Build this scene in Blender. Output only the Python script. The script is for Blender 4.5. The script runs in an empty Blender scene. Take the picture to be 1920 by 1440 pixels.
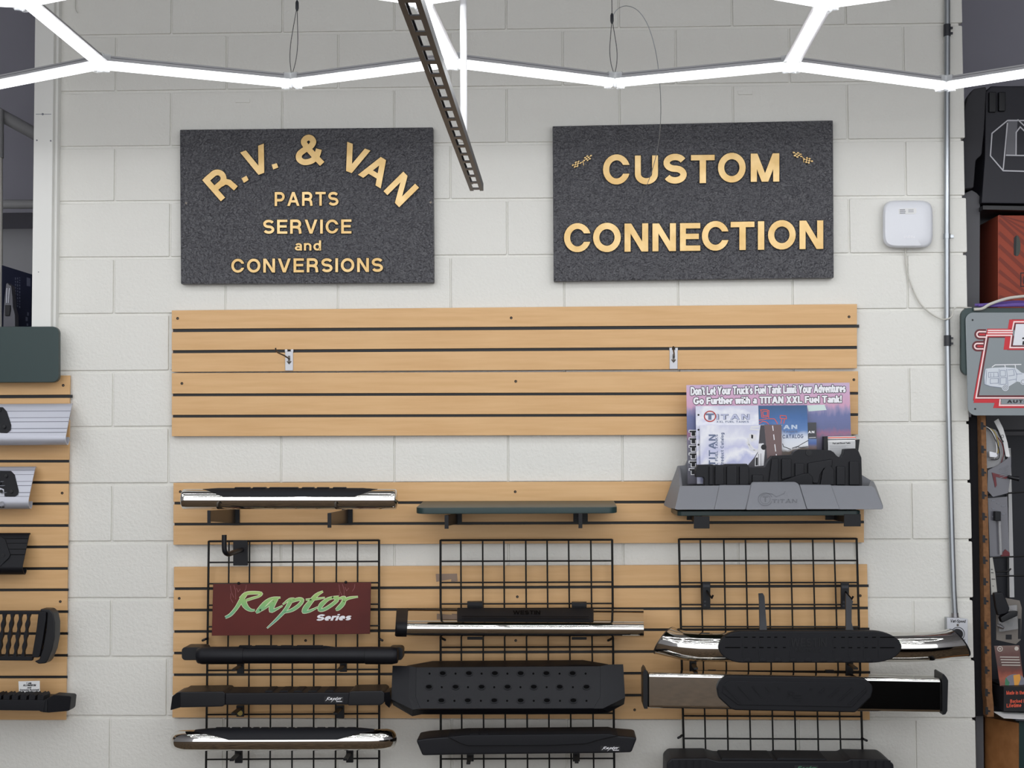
import bpy, bmesh, math, random
from mathutils import Vector, Matrix
rnd = random.Random(7)
SC = bpy.context.scene
COL = SC.collection
# ------------------------------------------------------------------ camera
FPX = 2700.0                                   # focal length in pixels of the 1920 wide frame
YAW, PIT, ROL = 0.0310, 0.0476, -0.0045
CAM = Vector((1.5968, -5.1316, 3.048 - 1.5151))
_cy, _sy, _cp, _sp, _cr, _sr = math.cos(YAW), math.sin(YAW), math.cos(PIT), math.sin(PIT), math.cos(ROL), math.sin(ROL)
FW = Vector((-_sy * _cp, _cy * _cp, _sp))
_r0 = Vector((_cy, _sy, 0)); _u0 = _r0.cross(FW)
RT = _cr * _r0 + _sr * _u0
UP = -_sr * _r0 + _cr * _u0
cam = bpy.data.cameras.new('camera'); cam.sensor_width = 36; cam.lens = 36 * FPX / 1920
cam.clip_start = .05; cam.clip_end = 60
cam_o = bpy.data.objects.new('camera', cam); COL.objects.link(cam_o)
M = Matrix.Identity(4)
for i in range(3):
    M[i][0], M[i][1], M[i][2], M[i][3] = RT[i], UP[i], -FW[i], CAM[i]
cam_o.matrix_world = M
SC.camera = cam_o
# ------------------------------------------------------------------ world and exposure
W = bpy.data.worlds.new('world'); SC.world = W; W.use_nodes = True
W.node_tree.nodes['Background'].inputs[0].default_value = (.95, .97, 1, 1)     # daylight through the shop front behind the camera
W.node_tree.nodes['Background'].inputs[1].default_value = 1.72
SC.view_settings.view_transform = 'Standard'; SC.view_settings.look = 'None'
SC.view_settings.exposure = 0.0; SC.view_settings.gamma = 1.0; SC.view_settings.use_curve_mapping = False
TUBE_POWER = 2.9                               # glow of the frosted covers of the hexagon tubes
SIDE_WATTS = 0.27                               # power of the strip lamp added along each flank of a tube
TUBE_WATTS = 0.56                               # light that each tube throws down


def P(px, py, off=0.0):
    """the point of the plane y = -off that the photograph shows at pixel (px, py)"""
    d = FW + RT * ((px - 960) / FPX) - UP * ((py - 720) / FPX)
    t = (-off - CAM.y) / d.y
    return CAM + d * t


def PZ(px, py, z):
    """the point of the level plane z that the photograph shows at pixel (px, py)"""
    d = FW + RT * ((px - 960) / FPX) - UP * ((py - 720) / FPX)
    return CAM + d * ((z - CAM.z) / d.z)


def mpp(off):
    return (5.1316 - off) / FPX                # metres per pixel at that distance from the wall


# ------------------------------------------------------------------ materials
def lin(c):
    r = []
    for v in c[:3]:
        v = v / 255.0
        r.append(v / 12.92 if v <= .04045 else ((v + .055) / 1.055) ** 2.4)
    return (r[0], r[1], r[2], 1)


def mat(name, col, rough=.5, metal=0, bump=None, var=None, spec=.5, trans=0, coat=0, emit=0, ior=1.45):
    m = bpy.data.materials.new(name); m.use_nodes = True
    nt = m.node_tree; b = nt.nodes['Principled BSDF']
    b.inputs['Base Color'].default_value = lin(col)
    b.inputs['Roughness'].default_value = rough; b.inputs['Metallic'].default_value = metal
    b.inputs['Specular IOR Level'].default_value = spec; b.inputs['Transmission Weight'].default_value = trans
    b.inputs['Coat Weight'].default_value = coat; b.inputs['IOR'].default_value = ior
    if emit:
        b.inputs['Emission Color'].default_value = lin(col); b.inputs['Emission Strength'].default_value = emit
    if bump or var:
        tc = nt.nodes.new('ShaderNodeTexCoord')
    if bump:
        sc, st, dist = bump[:3]
        n = nt.nodes.new('ShaderNodeTexNoise'); n.inputs['Scale'].default_value = sc; n.inputs['Detail'].default_value = bump[3] if len(bump) > 3 else 3
        bp = nt.nodes.new('ShaderNodeBump'); bp.inputs['Strength'].default_value = st; bp.inputs['Distance'].default_value = dist
        nt.links.new(tc.outputs['Object'], n.inputs['Vector']); nt.links.new(n.outputs['Fac'], bp.inputs['Height'])
        nt.links.new(bp.outputs['Normal'], b.inputs['Normal'])
    if var:
        sc, col2, stretch = var
        mp = nt.nodes.new('ShaderNodeMapping'); mp.inputs['Scale'].default_value = stretch
        n = nt.nodes.new('ShaderNodeTexNoise'); n.inputs['Scale'].default_value = sc; n.inputs['Detail'].default_value = 5
        rp = nt.nodes.new('ShaderNodeValToRGB'); rp.color_ramp.elements[0].position = .35; rp.color_ramp.elements[1].position = .68
        rp.color_ramp.elements[0].color = lin(col); rp.color_ramp.elements[1].color = lin(col2)
        nt.links.new(tc.outputs['Object'], mp.inputs['Vector']); nt.links.new(mp.outputs['Vector'], n.inputs['Vector'])
        nt.links.new(n.outputs['Fac'], rp.inputs['Fac']); nt.links.new(rp.outputs['Color'], b.inputs['Base Color'])
    return m


def print_mat(name, axis, stops, noise=None, rough=.35):
    """a printed picture: colour bands along a generated axis, broken up by noise"""
    m = bpy.data.materials.new(name); m.use_nodes = True; nt = m.node_tree; b = nt.nodes['Principled BSDF']
    b.inputs['Roughness'].default_value = rough
    tc = nt.nodes.new('ShaderNodeTexCoord'); sp = nt.nodes.new('ShaderNodeSeparateXYZ')
    nt.links.new(tc.outputs['Generated'], sp.inputs[0]); src = sp.outputs[axis]
    if noise:
        sc, amt, stretch = noise
        mp = nt.nodes.new('ShaderNodeMapping'); mp.inputs['Scale'].default_value = stretch
        n = nt.nodes.new('ShaderNodeTexNoise'); n.inputs['Scale'].default_value = sc; n.inputs['Detail'].default_value = 6
        nt.links.new(tc.outputs['Object'], mp.inputs['Vector']); nt.links.new(mp.outputs['Vector'], n.inputs['Vector'])
        a = nt.nodes.new('ShaderNodeMath'); a.operation = 'MULTIPLY_ADD'; a.inputs[1].default_value = amt; a.inputs[2].default_value = -amt / 2
        nt.links.new(n.outputs['Fac'], a.inputs[0])
        s = nt.nodes.new('ShaderNodeMath'); s.operation = 'ADD'
        nt.links.new(src, s.inputs[0]); nt.links.new(a.outputs[0], s.inputs[1]); src = s.outputs[0]
    rp = nt.nodes.new('ShaderNodeValToRGB'); cr = rp.color_ramp
    cr.elements[0].position, cr.elements[0].color = stops[0][0], lin(stops[0][1])
    cr.elements[1].position, cr.elements[1].color = stops[-1][0], lin(stops[-1][1])
    for p_, c_ in stops[1:-1]:
        e = cr.elements.new(p_); e.color = lin(c_)
    nt.links.new(src, rp.inputs['Fac']); nt.links.new(rp.outputs['Color'], b.inputs['Base Color'])
    return m


MT = {
    'wall': mat('painted_block', (226, 225, 219), .6, bump=(105, .38, .006, 3), spec=.3),
    'trim': mat('white_trim_paint', (228, 228, 224), .5, bump=(40, .12, .003)),
    'maple': mat('maple_laminate', (219, 178, 128), .42, var=(3.0, (211, 168, 117), (1.6, 25, 25)), spec=.35),
    'edge': mat('raw_fibreboard', (140, 98, 66), .85),
    'slot': mat('black_slot_insert', (22, 23, 25), .5),
    'hole': mat('dark_hole', (40, 26, 18), .9),
    'cast': mat('black_cast_plaque', (68, 68, 73), .30, bump=(95, 1.0, .011, 2), spec=.65),
    'brass': mat('brass_face', (198, 163, 104), .36, metal=.4, var=(16, (218, 188, 134), (1, 1, 1)), bump=(38, .25, .003)),
    'brass_side': mat('black_letter_side', (20, 18, 16), .6),
    'blk': mat('black_plastic', (17, 18, 24), .48, spec=.35, bump=(420, .22, .001)),
    'blk2': mat('black_rubber', (21, 22, 27), .62, spec=.35, bump=(500, .2, .001)),
    'blkgloss': mat('black_powder_coat', (16, 17, 22), .4, spec=.4),
    'wire': mat('black_grid_wire', (11, 11, 12), .42, spec=.4),
    'navy': mat('black_enamel_bracket', (10, 11, 17), .4, spec=.35),
    'steel': mat('dark_steel_bracket', (92, 86, 80), .32, metal=.8),
    'chrome': mat('polished_chrome', (214, 212, 208), .045, metal=1),
    'zinc': mat('zinc_plate', (165, 165, 168), .36, metal=1),
    'galv': mat('galvanised_conduit', (176, 180, 184), .33, metal=.85, var=(9, (150, 155, 160), (1, 1, .2))),
    'alu': mat('silver_anodised_aluminium', (192, 194, 204), .42, metal=.4),
    'alug': mat('aluminium_groove', (120, 122, 132), .5, metal=.3),
    'green': mat('dark_green_laminate', (36, 56, 56), .38),
    'tank': mat('grey_moulded_plastic', (122, 124, 130), .5, bump=(260, .15, .001)),
    'tankd': mat('grey_moulded_mark', (104, 106, 112), .55),
    'white': mat('white_plastic', (222, 224, 230), .4),
    'paper': mat('white_paper', (226, 226, 226), .6),
    'ink': mat('black_ink', (30, 30, 34), .6),
    'inkg': mat('grey_ink', (120, 122, 130), .6),
    'whiteink': mat('white_ink', (238, 238, 242), .45),
    'redink': mat('red_ink', (196, 30, 44), .4),
    'darkred': mat('dark_red_ink', (96, 26, 34), .45),
    'pinkink': mat('pale_pink_ink', (246, 214, 214), .4),
    'orange': mat('orange_red_ink', (226, 92, 66), .5),
    'blueink': mat('slate_blue_ink', (104, 116, 146), .5),
    'redboard': mat('dark_red_sign_face', (94, 33, 27), .34, var=(6, (82, 28, 24), (1, 1, 1)), spec=.3),
    'scuff': mat('pale_scuff', (150, 92, 94), .6),
    'signgrey': mat('grey_sign_face', (126, 134, 138), .2, spec=.6),
    'housing': mat('grey_lamp_housing', (168, 168, 170), .5),
    'groove': mat('dark_grey_groove', (86, 86, 90), .6),
    'lamp': mat('lit_diffuser', (250, 251, 255), .4, emit=TUBE_POWER),
    'clear': mat('clear_connector_plastic', (245, 248, 250), .08, trans=1.0, ior=1.2),
    'strut': mat('dark_strut_steel', (44, 46, 52), .42),
    'rod': mat('white_painted_rod', (226, 226, 228), .4),
    'void': mat('black_recess', (3, 3, 4), .8, spec=.1),
    'cable': mat('dark_steel_cable', (70, 70, 72), .4, metal=.6),
    'cord': mat('pale_grey_cord', (196, 194, 186), .55),
    'purple': mat('purple_cable_jacket', (98, 76, 150), .5),
    'backwall': mat('grey_back_wall', (176, 176, 180), .8),
    'soffit': mat('grey_soffit', (146, 145, 156), .8),
    'ceil': mat('grey_ceiling', (176, 176, 178), .9),
    'floor': mat('brown_carpet', (128, 106, 82), .95, var=(20, (34, 28, 22), (1, 1, 1)), bump=(300, .6, .01)),
    'navybox': mat('navy_carton', (30, 34, 56), .55),
    'peg': mat('brown_fibreboard', (134, 94, 60), .8, var=(60, (112, 76, 46), (1, 1, 1))),
    'particle': mat('brown_cabinet_side', (168, 116, 70), .6, var=(25, (150, 100, 58), (1, 1, 1))),
    'felt': mat('black_felt_post', (22, 22, 27), .9, bump=(300, .4, .003)),
    'card': mat('orange_red_carton', (150, 66, 46), .7),
    'cardd': mat('dark_orange_stripe', (122, 54, 42), .7),
    'greypanel': mat('dark_grey_panel', (86, 86, 90), .6),
    'bag': mat('clear_bag_film', (176, 176, 178), .15, spec=.7),
    'bagdark': mat('smoky_blister_pack', (92, 92, 100), .2, spec=.7),
    'gold': mat('yellow_sticker', (172, 150, 74), .5),
    'teal': mat('green_ink', (70, 130, 96), .5),
}


# ------------------------------------------------------------------ mesh helpers
class MB:
    def __init__(self):
        self.v, self.f, self.mi = [], [], []
        self.slot = 0; self.wn = False

    def add(self, verts, faces):
        b = len(self.v); self.v += [Vector(p) for p in verts]
        for f in faces:
            self.f.append([b + i for i in f]); self.mi.append(self.slot)
        return self

    def join(self, o):
        b = len(self.v); self.v += o.v; self.wn = self.wn or o.wn
        self.f += [[b + i for i in f] for f in o.f]; self.mi += [self.slot + k for k in o.mi]
        return self

    def solid(self, front, back, bevel=0, seg=2, sides=None):
        """closed prism between two outlines with the same number of points; sides = slot of the side faces"""
        n = len(front)
        if bevel:
            self.wn = True
            bm = bmesh.new()
            a = [bm.verts.new(p) for p in front]; c = [bm.verts.new(p) for p in back]
            bm.faces.new(a); bm.faces.new(c[::-1])
            for i in range(n):
                bm.faces.new((a[i], c[i], c[(i + 1) % n], a[(i + 1) % n]))
            bmesh.ops.recalc_face_normals(bm, faces=bm.faces[:])
            es = [e for e in bm.edges if len(e.link_faces) == 2 and e.calc_face_angle(0) > .25]
            try:
                bmesh.ops.bevel(bm, geom=es, offset=bevel, segments=seg, profile=.5, affect='EDGES', clamp_overlap=True)
            except Exception:
                pass
            bm.verts.index_update()
            self.add([v.co.copy() for v in bm.verts], [[v.index for v in f.verts] for f in bm.faces])
            bm.free()
        else:
            b = len(self.v); self.v += [Vector(p) for p in list(front) + list(back)]
            s0 = self.slot; s1 = s0 if sides is None else sides
            self.f.append([b + i for i in range(n)]); self.mi.append(s0)
            self.f.append([b + n + i for i in range(n)][::-1]); self.mi.append(s1)
            for i in range(n):
                j = (i + 1) % n
                self.f.append([b + i, b + n + i, b + n + j, b + j]); self.mi.append(s1)
        return self

    def prism(self, pts, ob, of, bevel=0, seg=2, sides=None):
        """outline in photograph pixels on the plane in front of the wall, pushed straight back to the plane ob"""
        fr = [P(x, y, of) for x, y in pts]
        bk = [Vector((p.x, -ob, p.z)) for p in fr]
        return self.solid(fr, bk, bevel, seg, sides)

    def rect(self, x0, y0, x1, y1, ob, of, bevel=0, seg=2):
        return self.prism([(x0, y0), (x1, y0), (x1, y1), (x0, y1)], ob, of, bevel, seg)

    def box(self, c, s, bevel=0, rot=None):
        hx, hy, hz = s[0] / 2, s[1] / 2, s[2] / 2
        fr = [Vector((-hx, -hy, -hz)), Vector((hx, -hy, -hz)), Vector((hx, -hy, hz)), Vector((-hx, -hy, hz))]
        bk = [Vector((p.x, hy, p.z)) for p in fr]
        if rot is not None:
            fr = [rot @ p for p in fr]; bk = [rot @ p for p in bk]
        c = Vector(c)
        return self.solid([p + c for p in fr], [p + c for p in bk], bevel)

    def flat(self, pts, off):
        self.add([P(x, y, off(x, y) if callable(off) else off) for x, y in pts], [list(range(len(pts)))]); return self

    def shape(self, pts, shift=(0, .006, 0), bevel=0):
        """a plate through pixels that each carry their own distance (x, y, off), thickened by shift"""
        fr = [P(*q) for q in pts]
        return self.solid(fr, [p + Vector(shift) for p in fr], bevel)

    def loft(self, secs, cap=True, closed=True):
        n = len(secs[0]); b = len(self.v)
        for s in secs: self.v += [Vector(p) for p in s]
        for i in range(len(secs) - 1):
            for j in range(n if closed else n - 1):
                k = (j + 1) % n
                self.f.append([b + i * n + j, b + i * n + k, b + (i + 1) * n + k, b + (i + 1) * n + j]); self.mi.append(self.slot)
        if cap:
            self.f.append([b + j for j in range(n)][::-1]); self.mi.append(self.slot)
            self.f.append([b + (len(secs) - 1) * n + j for j in range(n)]); self.mi.append(self.slot)
        return self

    def sweep(self, pts, rad, n=12, round_end=False, closed=False, up=Vector((0, 0, 1))):
        """a tube along points; rad = radius, or a list of (across, upward) radii"""
        pts = [Vector(p) for p in pts]; m = len(pts)
        rs = [(rad, rad)] * m if isinstance(rad, (int, float)) else [(r, r) if isinstance(r, (int, float)) else r for r in rad]
        st = []
        for i in range(m):
            if closed:
                t = pts[(i + 1) % m] - pts[i - 1]
            else:
                t = pts[min(i + 1, m - 1)] - pts[max(i - 1, 0)]
            st.append([pts[i], t.normalized(), rs[i]])
        if round_end:
            e0, e1 = st[0], st[-1]; h, tl = [], []
            for k in range(1, 5):
                a = k / 4.5 * math.pi / 2
                for lst, e, sgn in ((h, e0, -1), (tl, e1, 1)):
                    rr = min(e[2])
                    lst.append([e[0] + e[1] * sgn * rr * math.sin(a) * round_end, e[1], (e[2][0] * math.cos(a), e[2][1] * math.cos(a))])
            st = h[::-1] + st + tl
        secs = []; prev = None
        for c, t, r in st:
            u_ = up
            if abs(t.dot(u_)) > .93: u_ = Vector((0, 1, 0)) if prev is None else prev
            s = t.cross(u_).normalized(); w = s.cross(t).normalized()
            if prev is not None and w.dot(prev) < 0: s, w = -s, -w
            prev = w
            secs.append([c + s * (r[0] * math.cos(2 * math.pi * k / n)) + w * (r[1] * math.sin(2 * math.pi * k / n)) for k in range(n)])
        if closed:
            secs.append(secs[0])
        return self.loft(secs, cap=not closed)


TAGS = ('label', 'category', 'group', 'kind')
ROOT = {}


def tag(o, label=None, cat=None, group=None, kind=None):
    for k, v in zip(TAGS, (label, cat, group, kind)):
        if v: o[k] = v
    return o


def thing(name, loc, label, cat, group=None):
    o = bpy.data.objects.new(name, None); COL.objects.link(o)
    o.empty_display_size = .05; o.location = loc
    ROOT[o.name] = Vector(loc)
    return tag(o, label, cat, group)


def emit(name, mb, ms, parent=None, smooth=35, label=None, kind=None):
    """link a mesh builder as ONE object; below a parent its coordinates are taken from the thing's base"""
    ms = ms if isinstance(ms, (list, tuple)) else [ms]
    if parent is not None:
        org = ROOT[parent.name]
    else:
        lo = [min(v[i] for v in mb.v) for i in range(3)]; hi = [max(v[i] for v in mb.v) for i in range(3)]
        org = Vector(((lo[0] + hi[0]) / 2, (lo[1] + hi[1]) / 2, lo[2]))
    me = bpy.data.meshes.new(name)
    me.from_pydata([v - org for v in mb.v], [], mb.f)
    bm = bmesh.new(); bm.from_mesh(me); bmesh.ops.recalc_face_normals(bm, faces=bm.faces[:]); bm.to_mesh(me); bm.free()
    for m_ in ms: me.materials.append(MT[m_] if isinstance(m_, str) else m_)
    for p_, k in zip(me.polygons, mb.mi): p_.material_index = min(k, len(ms) - 1)
    if smooth:
        for p_ in me.polygons: p_.use_smooth = True
        me.set_sharp_from_angle(angle=math.radians(smooth))
    o = bpy.data.objects.new(name, me); COL.objects.link(o)
    if mb.wn and smooth:
        w_ = o.modifiers.new('weighted_normal', 'WEIGHTED_NORMAL'); w_.keep_sharp = True
    if parent is not None:
        o.parent = parent
    else:
        o.location = org
    ROOT[o.name] = org
    if label: o['label'] = label
    if kind: o['kind'] = kind
    return o


def struct(name, mb, m, smooth=0):
    o = emit(name, mb, m, smooth=smooth); o['kind'] = 'structure'; return o


# ------------------------------------------------------------------ lettering: letters drawn as broad strokes
def arc(cx, cy, rx, ry, a0, a1, n=12):
    return [(cx + rx * math.cos(math.radians(a0 + (a1 - a0) * i / n)), cy + ry * math.sin(math.radians(a0 + (a1 - a0) * i / n))) for i in range(n + 1)]


def spline(pts, n=5):
    """smooth curve through points of any dimension"""
    o = []; k = len(pts)
    for i in range(k - 1):
        p0, p1, p2, p3 = pts[max(i - 1, 0)], pts[i], pts[i + 1], pts[min(i + 2, k - 1)]
        for j in range(n):
            t = j / n
            o.append(tuple(.5 * (2 * b + (c - a) * t + (2 * a - 5 * b + 4 * c - d) * t * t + (3 * b - a - 3 * c + d) * t ** 3) for a, b, c, d in zip(p0, p1, p2, p3)))
    o.append(tuple(pts[-1])); return o


def stroke(pts, w, closed=False):
    """quads of a broad line (miter joins); points may carry their own width"""
    q = [(p[0], p[1]) for p in pts]; ws = [p[2] if len(p) > 2 else w for p in pts]; n = len(q); L, R_ = [], []
    for i in range(n):
        a = q[i - 1] if (i > 0 or closed) else None; c = q[(i + 1) % n] if (i < n - 1 or closed) else None
        d = []
        for s, e in ((a, q[i]), (q[i], c)):
            if s is None or e is None: continue
            l = math.hypot(e[0] - s[0], e[1] - s[1]) or 1e-9
            d.append(((e[0] - s[0]) / l, (e[1] - s[1]) / l))
        if len(d) == 1: d = d * 2
        nx, ny = -(d[0][1] + d[1][1]), d[0][0] + d[1][0]; l = math.hypot(nx, ny) or 1e-9; nx /= l; ny /= l
        k = max(.45, -nx * d[0][1] + ny * d[0][0]); h = ws[i] / 2 / k
        L.append((q[i][0] + nx * h, q[i][1] + ny * h)); R_.append((q[i][0] - nx * h, q[i][1] - ny * h))
    out = []
    for i in range(n if closed else n - 1):
        j = (i + 1) % n; q4 = [L[i], L[j], R_[j], R_[i]]
        tri = lambda a, b, c: (b[0] - a[0]) * (c[1] - a[1]) - (b[1] - a[1]) * (c[0] - a[0])
        if tri(q4[0], q4[1], q4[2]) * tri(q4[0], q4[2], q4[3]) < 0:   # folded over on the inside of a tight bend
            mx, my = sum(p[0] for p in q4) / 4, sum(p[1] for p in q4) / 4
            q4.sort(key=lambda p: math.atan2(p[1] - my, p[0] - mx))
        out.append(q4)
    return out


def glyph(c, w):
    """(width, polygons) of a character, cap height 1"""
    S = stroke; h = w / 2; x = .73                                    # x = height of small letters

    def bar(x0, y0, x1, y1):
        hw = h * math.sqrt(1 + ((x1 - x0) / (y1 - y0)) ** 2)
        return [[(x0 - hw, y0), (x0 + hw, y0), (x1 + hw, y1), (x1 - hw, y1)]]

    def V(x0, top=1.0): return [[(x0 - h, 0), (x0 + h, 0), (x0 + h, top), (x0 - h, top)]]
    def H(a, b, y): return [[(a, y - h * .9), (b, y - h * .9), (b, y + h * .9), (a, y + h * .9)]]
    def bowl(x0, x1, y0, y1):                                         # right-hand bowl from x0
        r = (y1 - y0) / 2; rx = min(r * 1.05, x1 - x0)
        return S([(x0, y1), (x1 - rx, y1)] + arc(x1 - rx, (y0 + y1) / 2, rx, r, 90, -90)[1:-1] + [(x1 - rx, y0), (x0, y0)], w)
    t, b = 1 - h * .9, h * .9
    if c == 'A': return .96, bar(h * 1.05, 0, .48, 1) + bar(.96 - h * 1.05, 0, .48, 1) + H(.22, .74, .33)
    if c == 'B': return .8, V(h) + bowl(h, .76 - h, .52, t) + bowl(h, .8 - h, b, .52)
    if c == 'C':
        q = []; y0, y1 = .645, .355
        for i in range(25):
            for_ = []
            for rx, ry in ((.47, .5), (.47 - w, .5 - w * .93)):
                a0 = math.asin(min(1, (y0 - .5) / ry)); a1 = 2 * math.pi + math.asin(max(-1, (y1 - .5) / ry)); a = a0 + (a1 - a0) * i / 24
                for_.append((.47 + rx * math.cos(a), .5 + ry * math.sin(a)))
            q.append(for_)
        return .92, [[q[i][0], q[i + 1][0], q[i + 1][1], q[i][1]] for i in range(24)]
    if c == 'D': return .86, V(h) + S([(h, t), (.36, t)] + arc(.36, .5, .5 - h, .5 - b, 90, -90)[1:-1] + [(.36, b), (h, b)], w)
    if c == 'E': return .74, V(h) + H(h, .74, t) + H(h, .69, .52) + H(h, .74, b)
    if c == 'F': return .68, V(h) + H(h, .68, t) + H(h, .62, .5)
    if c == 'G': return .95, S(arc(.47, .5, .47 - h, .5 - h, 40, 345, 22) + [(.93 - h, .44)], w) + H(.52, .93, .45)
    if c == 'H': return .84, V(h) + V(.84 - h) + H(h, .8, .53)
    if c == 'I': return w, V(h)
    if c == 'K': return .86, V(h) + bar(.84 - h, 1, w + .02, .42) + bar(.86 - h, 0, .36, .6)
    if c == 'L': return .68, V(h) + H(h, .68, b)
    if c == 'M': return 1.0, V(h) + V(1 - h) + bar(h * 1.1, 1, .5, 0) + bar(1 - h * 1.1, 1, .5, 0)
    if c == 'N': return .84, V(h) + V(.84 - h) + [[(0, 1), (w * 1.1, 1), (.84, 0), (.84 - w * 1.1, 0)]]
    if c == 'O' or c == '0': return (.96 if c == 'O' else .7), S(arc(.48 if c == 'O' else .35, .5, (.48 if c == 'O' else .35) - h, .5 - h, 0, 360, 26)[:-1], w, True)
    if c == 'P': return .78, V(h) + bowl(h, .78 - h, .42, t)
    if c == 'R': return .84, V(h) + bowl(h, .79 - h, .47, t) + S([(.42, .46), (.6, .43), (.69, .3), (.73, .0)], w)
    if c == 'S':
        ry = (1 - w) / 4; rx = .4 - h
        return .8, S(arc(.4, .5 + ry, rx, ry, 22, 262, 16) + arc(.4, .5 - ry, rx, ry, 82, -158, 16), w)
    if c == 'T': return .8, V(.4) + H(0, .8, t)
    if c == 'U': return .84, S([(h, 1), (h, .36)] + arc(.42, .36, .42 - h, .36 - h, 180, 360, 14)[1:-1] + [(.84 - h, .36), (.84 - h, 1)], w)
    if c == 'V': return .92, bar(h * 1.05, 1, .46, 0) + bar(.92 - h * 1.05, 1, .46, 0)
    if c == 'W': return 1.3, bar(h, 1, .34, 0) + bar(.65, 1, .34, 0) + bar(.65, 1, .96, 0) + bar(1.3 - h, 1, .96, 0)
    if c == 'X': return .9, bar(h * 1.2, 0, .9 - h * 1.2, 1) + bar(.9 - h * 1.2, 0, h * 1.2, 1)
    if c == 'Y': return .9, V(.45, .45) + bar(.45, .38, h * 1.1, 1) + bar(.45, .38, .9 - h * 1.1, 1)
    if c == '&': return .86, S(spline([(.88, .02), (.62, .3), (.36, .6), (.27, .76), (.33, .87), (.43, .91), (.53, .87), (.58, .76), (.5, .62), (.3, .5), (.13, .36), (.11, .2), (.22, .1), (.36, .08), (.55, .14), (.7, .3), (.77, .52)]), w * .95)
    if c == '.': return w * 1.05, [[(0, 0), (w * 1.05, 0), (w * 1.05, w * 1.05), (0, w * 1.05)]]
    if c == "'": return w * .8, [[(0, 1), (w * .8, 1), (w * .6, .68), (w * .15, .68)]]
    if c == '!': return w, [[(0, 1), (w, 1), (w * .8, .32), (w * .2, .32)], [(0, 0), (w, 0), (w, w), (0, w)]]
    if c == '-': return .36, H(.02, .34, .4)
    n_ = lambda W_: V(h, x) + S([(h, .36)] + arc(W_ / 2, x - .3, W_ / 2 - h, .3 - h * .9, 180, 0) + [(W_ - h, 0)], w)
    o_ = lambda W_: S(arc(W_ / 2, x / 2, W_ / 2 - h, x / 2 - h * .9, 0, 360, 20)[:-1], w, True)
    if c == 'a': return .62, V(.62 - h, .5) + S([(.62 - h, .46)] + arc(.33, x - .24, .29 - h, .24 - h * .9, 0, 165, 10), w * .95) + S(arc(.3, .23, .3 - h, .23 - h * .9, 0, 360, 16)[:-1], w * .9, True)
    if c == 'b': return .66, V(h) + o_(.66)
    if c == 'c': return .62, S(arc(.32, x / 2, .32 - h, x / 2 - h * .9, 42, 318, 16), w)
    if c == 'd': return .66, V(.66 - h) + o_(.66)
    if c == 'e': return .64, S([(.1, x * .5), (.64 - h, x * .5)] + arc(.32, x / 2, .32 - h, x / 2 - h * .9, 0, 310, 18)[1:], w * .92)
    if c == 'f': return .4, S([(.2, 0), (.2, .78)] + arc(.36, .78, .16, .17, 180, 90, 5), w) + H(0, .4, x - h)
    if c == 'g': return .66, S([(.66 - h, x), (.66 - h, -.05)] + arc(.33, -.05, .33 - h, .17, 0, -160, 8)[1:], w) + o_(.66)
    if c == 'h': return .64, V(h) + n_(.64)
    if c == 'i': return w, V(h, x) + [[(0, .83), (w, .83), (w, 1), (0, 1)]]
    if c == 'k': return .64, V(h) + bar(.62 - h, x, w, .3) + bar(.64 - h, 0, .28, .45)
    if c == 'l': return w, V(h)
    if c == 'm': return 1.0, n_(.56) + [[(u + .44, v_) for u, v_ in q] for q in n_(.56)]
    if c == 'n': return .64, n_(.64)
    if c == 'o': return .68, o_(.68)
    if c == 'p': return .66, [[(0, -.25), (w, -.25), (w, x), (0, x)]] + o_(.66)
    if c == 'r': return .44, V(h, x) + S([(h, .4)] + arc(.4, .42, .4 - h, x - .42 - h * .9, 180, 80, 6), w)
    if c == 's':
        ry = (x - w * .9) / 4; rx = .3 - h
        return .6, S(arc(.3, x / 2 + ry, rx, ry, 20, 265, 10) + arc(.3, x / 2 - ry, rx, ry, 85, -160, 10), w * .9)
    if c == 't': return .42, S([(.19, .95), (.19, .2)] + arc(.37, .2, .18, .2 - h * .9, 180, 285, 5), w) + H(0, .42, x - h)
    if c == 'u': return .64, V(.64 - h, x) + S([(h, x), (h, .3)] + arc(.32, .3, .32 - h, .3 - h * .9, 180, 360, 10)[1:], w)
    if c == 'v': return .66, bar(h, x, .33, 0) + bar(.66 - h, x, .33, 0)
    if c == 'w': return .95, bar(h, x, .26, 0) + bar(.475, x, .26, 0) + bar(.475, x, .69, 0) + bar(.95 - h, x, .69, 0)
    if c == 'x': return .66, bar(h, 0, .66 - h, x) + bar(.66 - h, 0, h, x)
    if c == 'y': return .66, bar(h, x, .33, 0) + bar(.66 - h, x, .24, -.25)
    return .34, []


def line_polys(s, w, track=.1):
    """polygons of a word and its total width, in units of cap height"""
    u, out = 0.0, []
    for c in s:
        W_, ps = glyph(c, w)
        out.append((c, u, W_, ps)); u += W_ + track
    return out, u - track


def text_px(mb, s, bl, br, tl, w, off, depth=0, shear=0, track=.1, grow=0, sides=None):
    """a line of lettering from pixel bl to br along its foot, tl above bl; printed flat, or raised by depth"""
    gl, tot = line_polys(s, w + grow, track)
    ex = ((br[0] - bl[0]) / tot, (br[1] - bl[1]) / tot); ey = (tl[0] - bl[0], tl[1] - bl[1])
    for c, u, W_, ps in gl:
        for i, q in enumerate(ps):
            pp = [(bl[0] + (u + a + shear * b) * ex[0] + b * ey[0], bl[1] + (u + a + shear * b) * ex[1] + b * ey[1]) for a, b in q]
            if depth: mb.prism(pp, off, off + depth + i % 7 * 3e-5, sides=sides)
            else: mb.flat(pp, off if callable(off) else off + i % 7 * 2e-5)
    return mb


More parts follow.
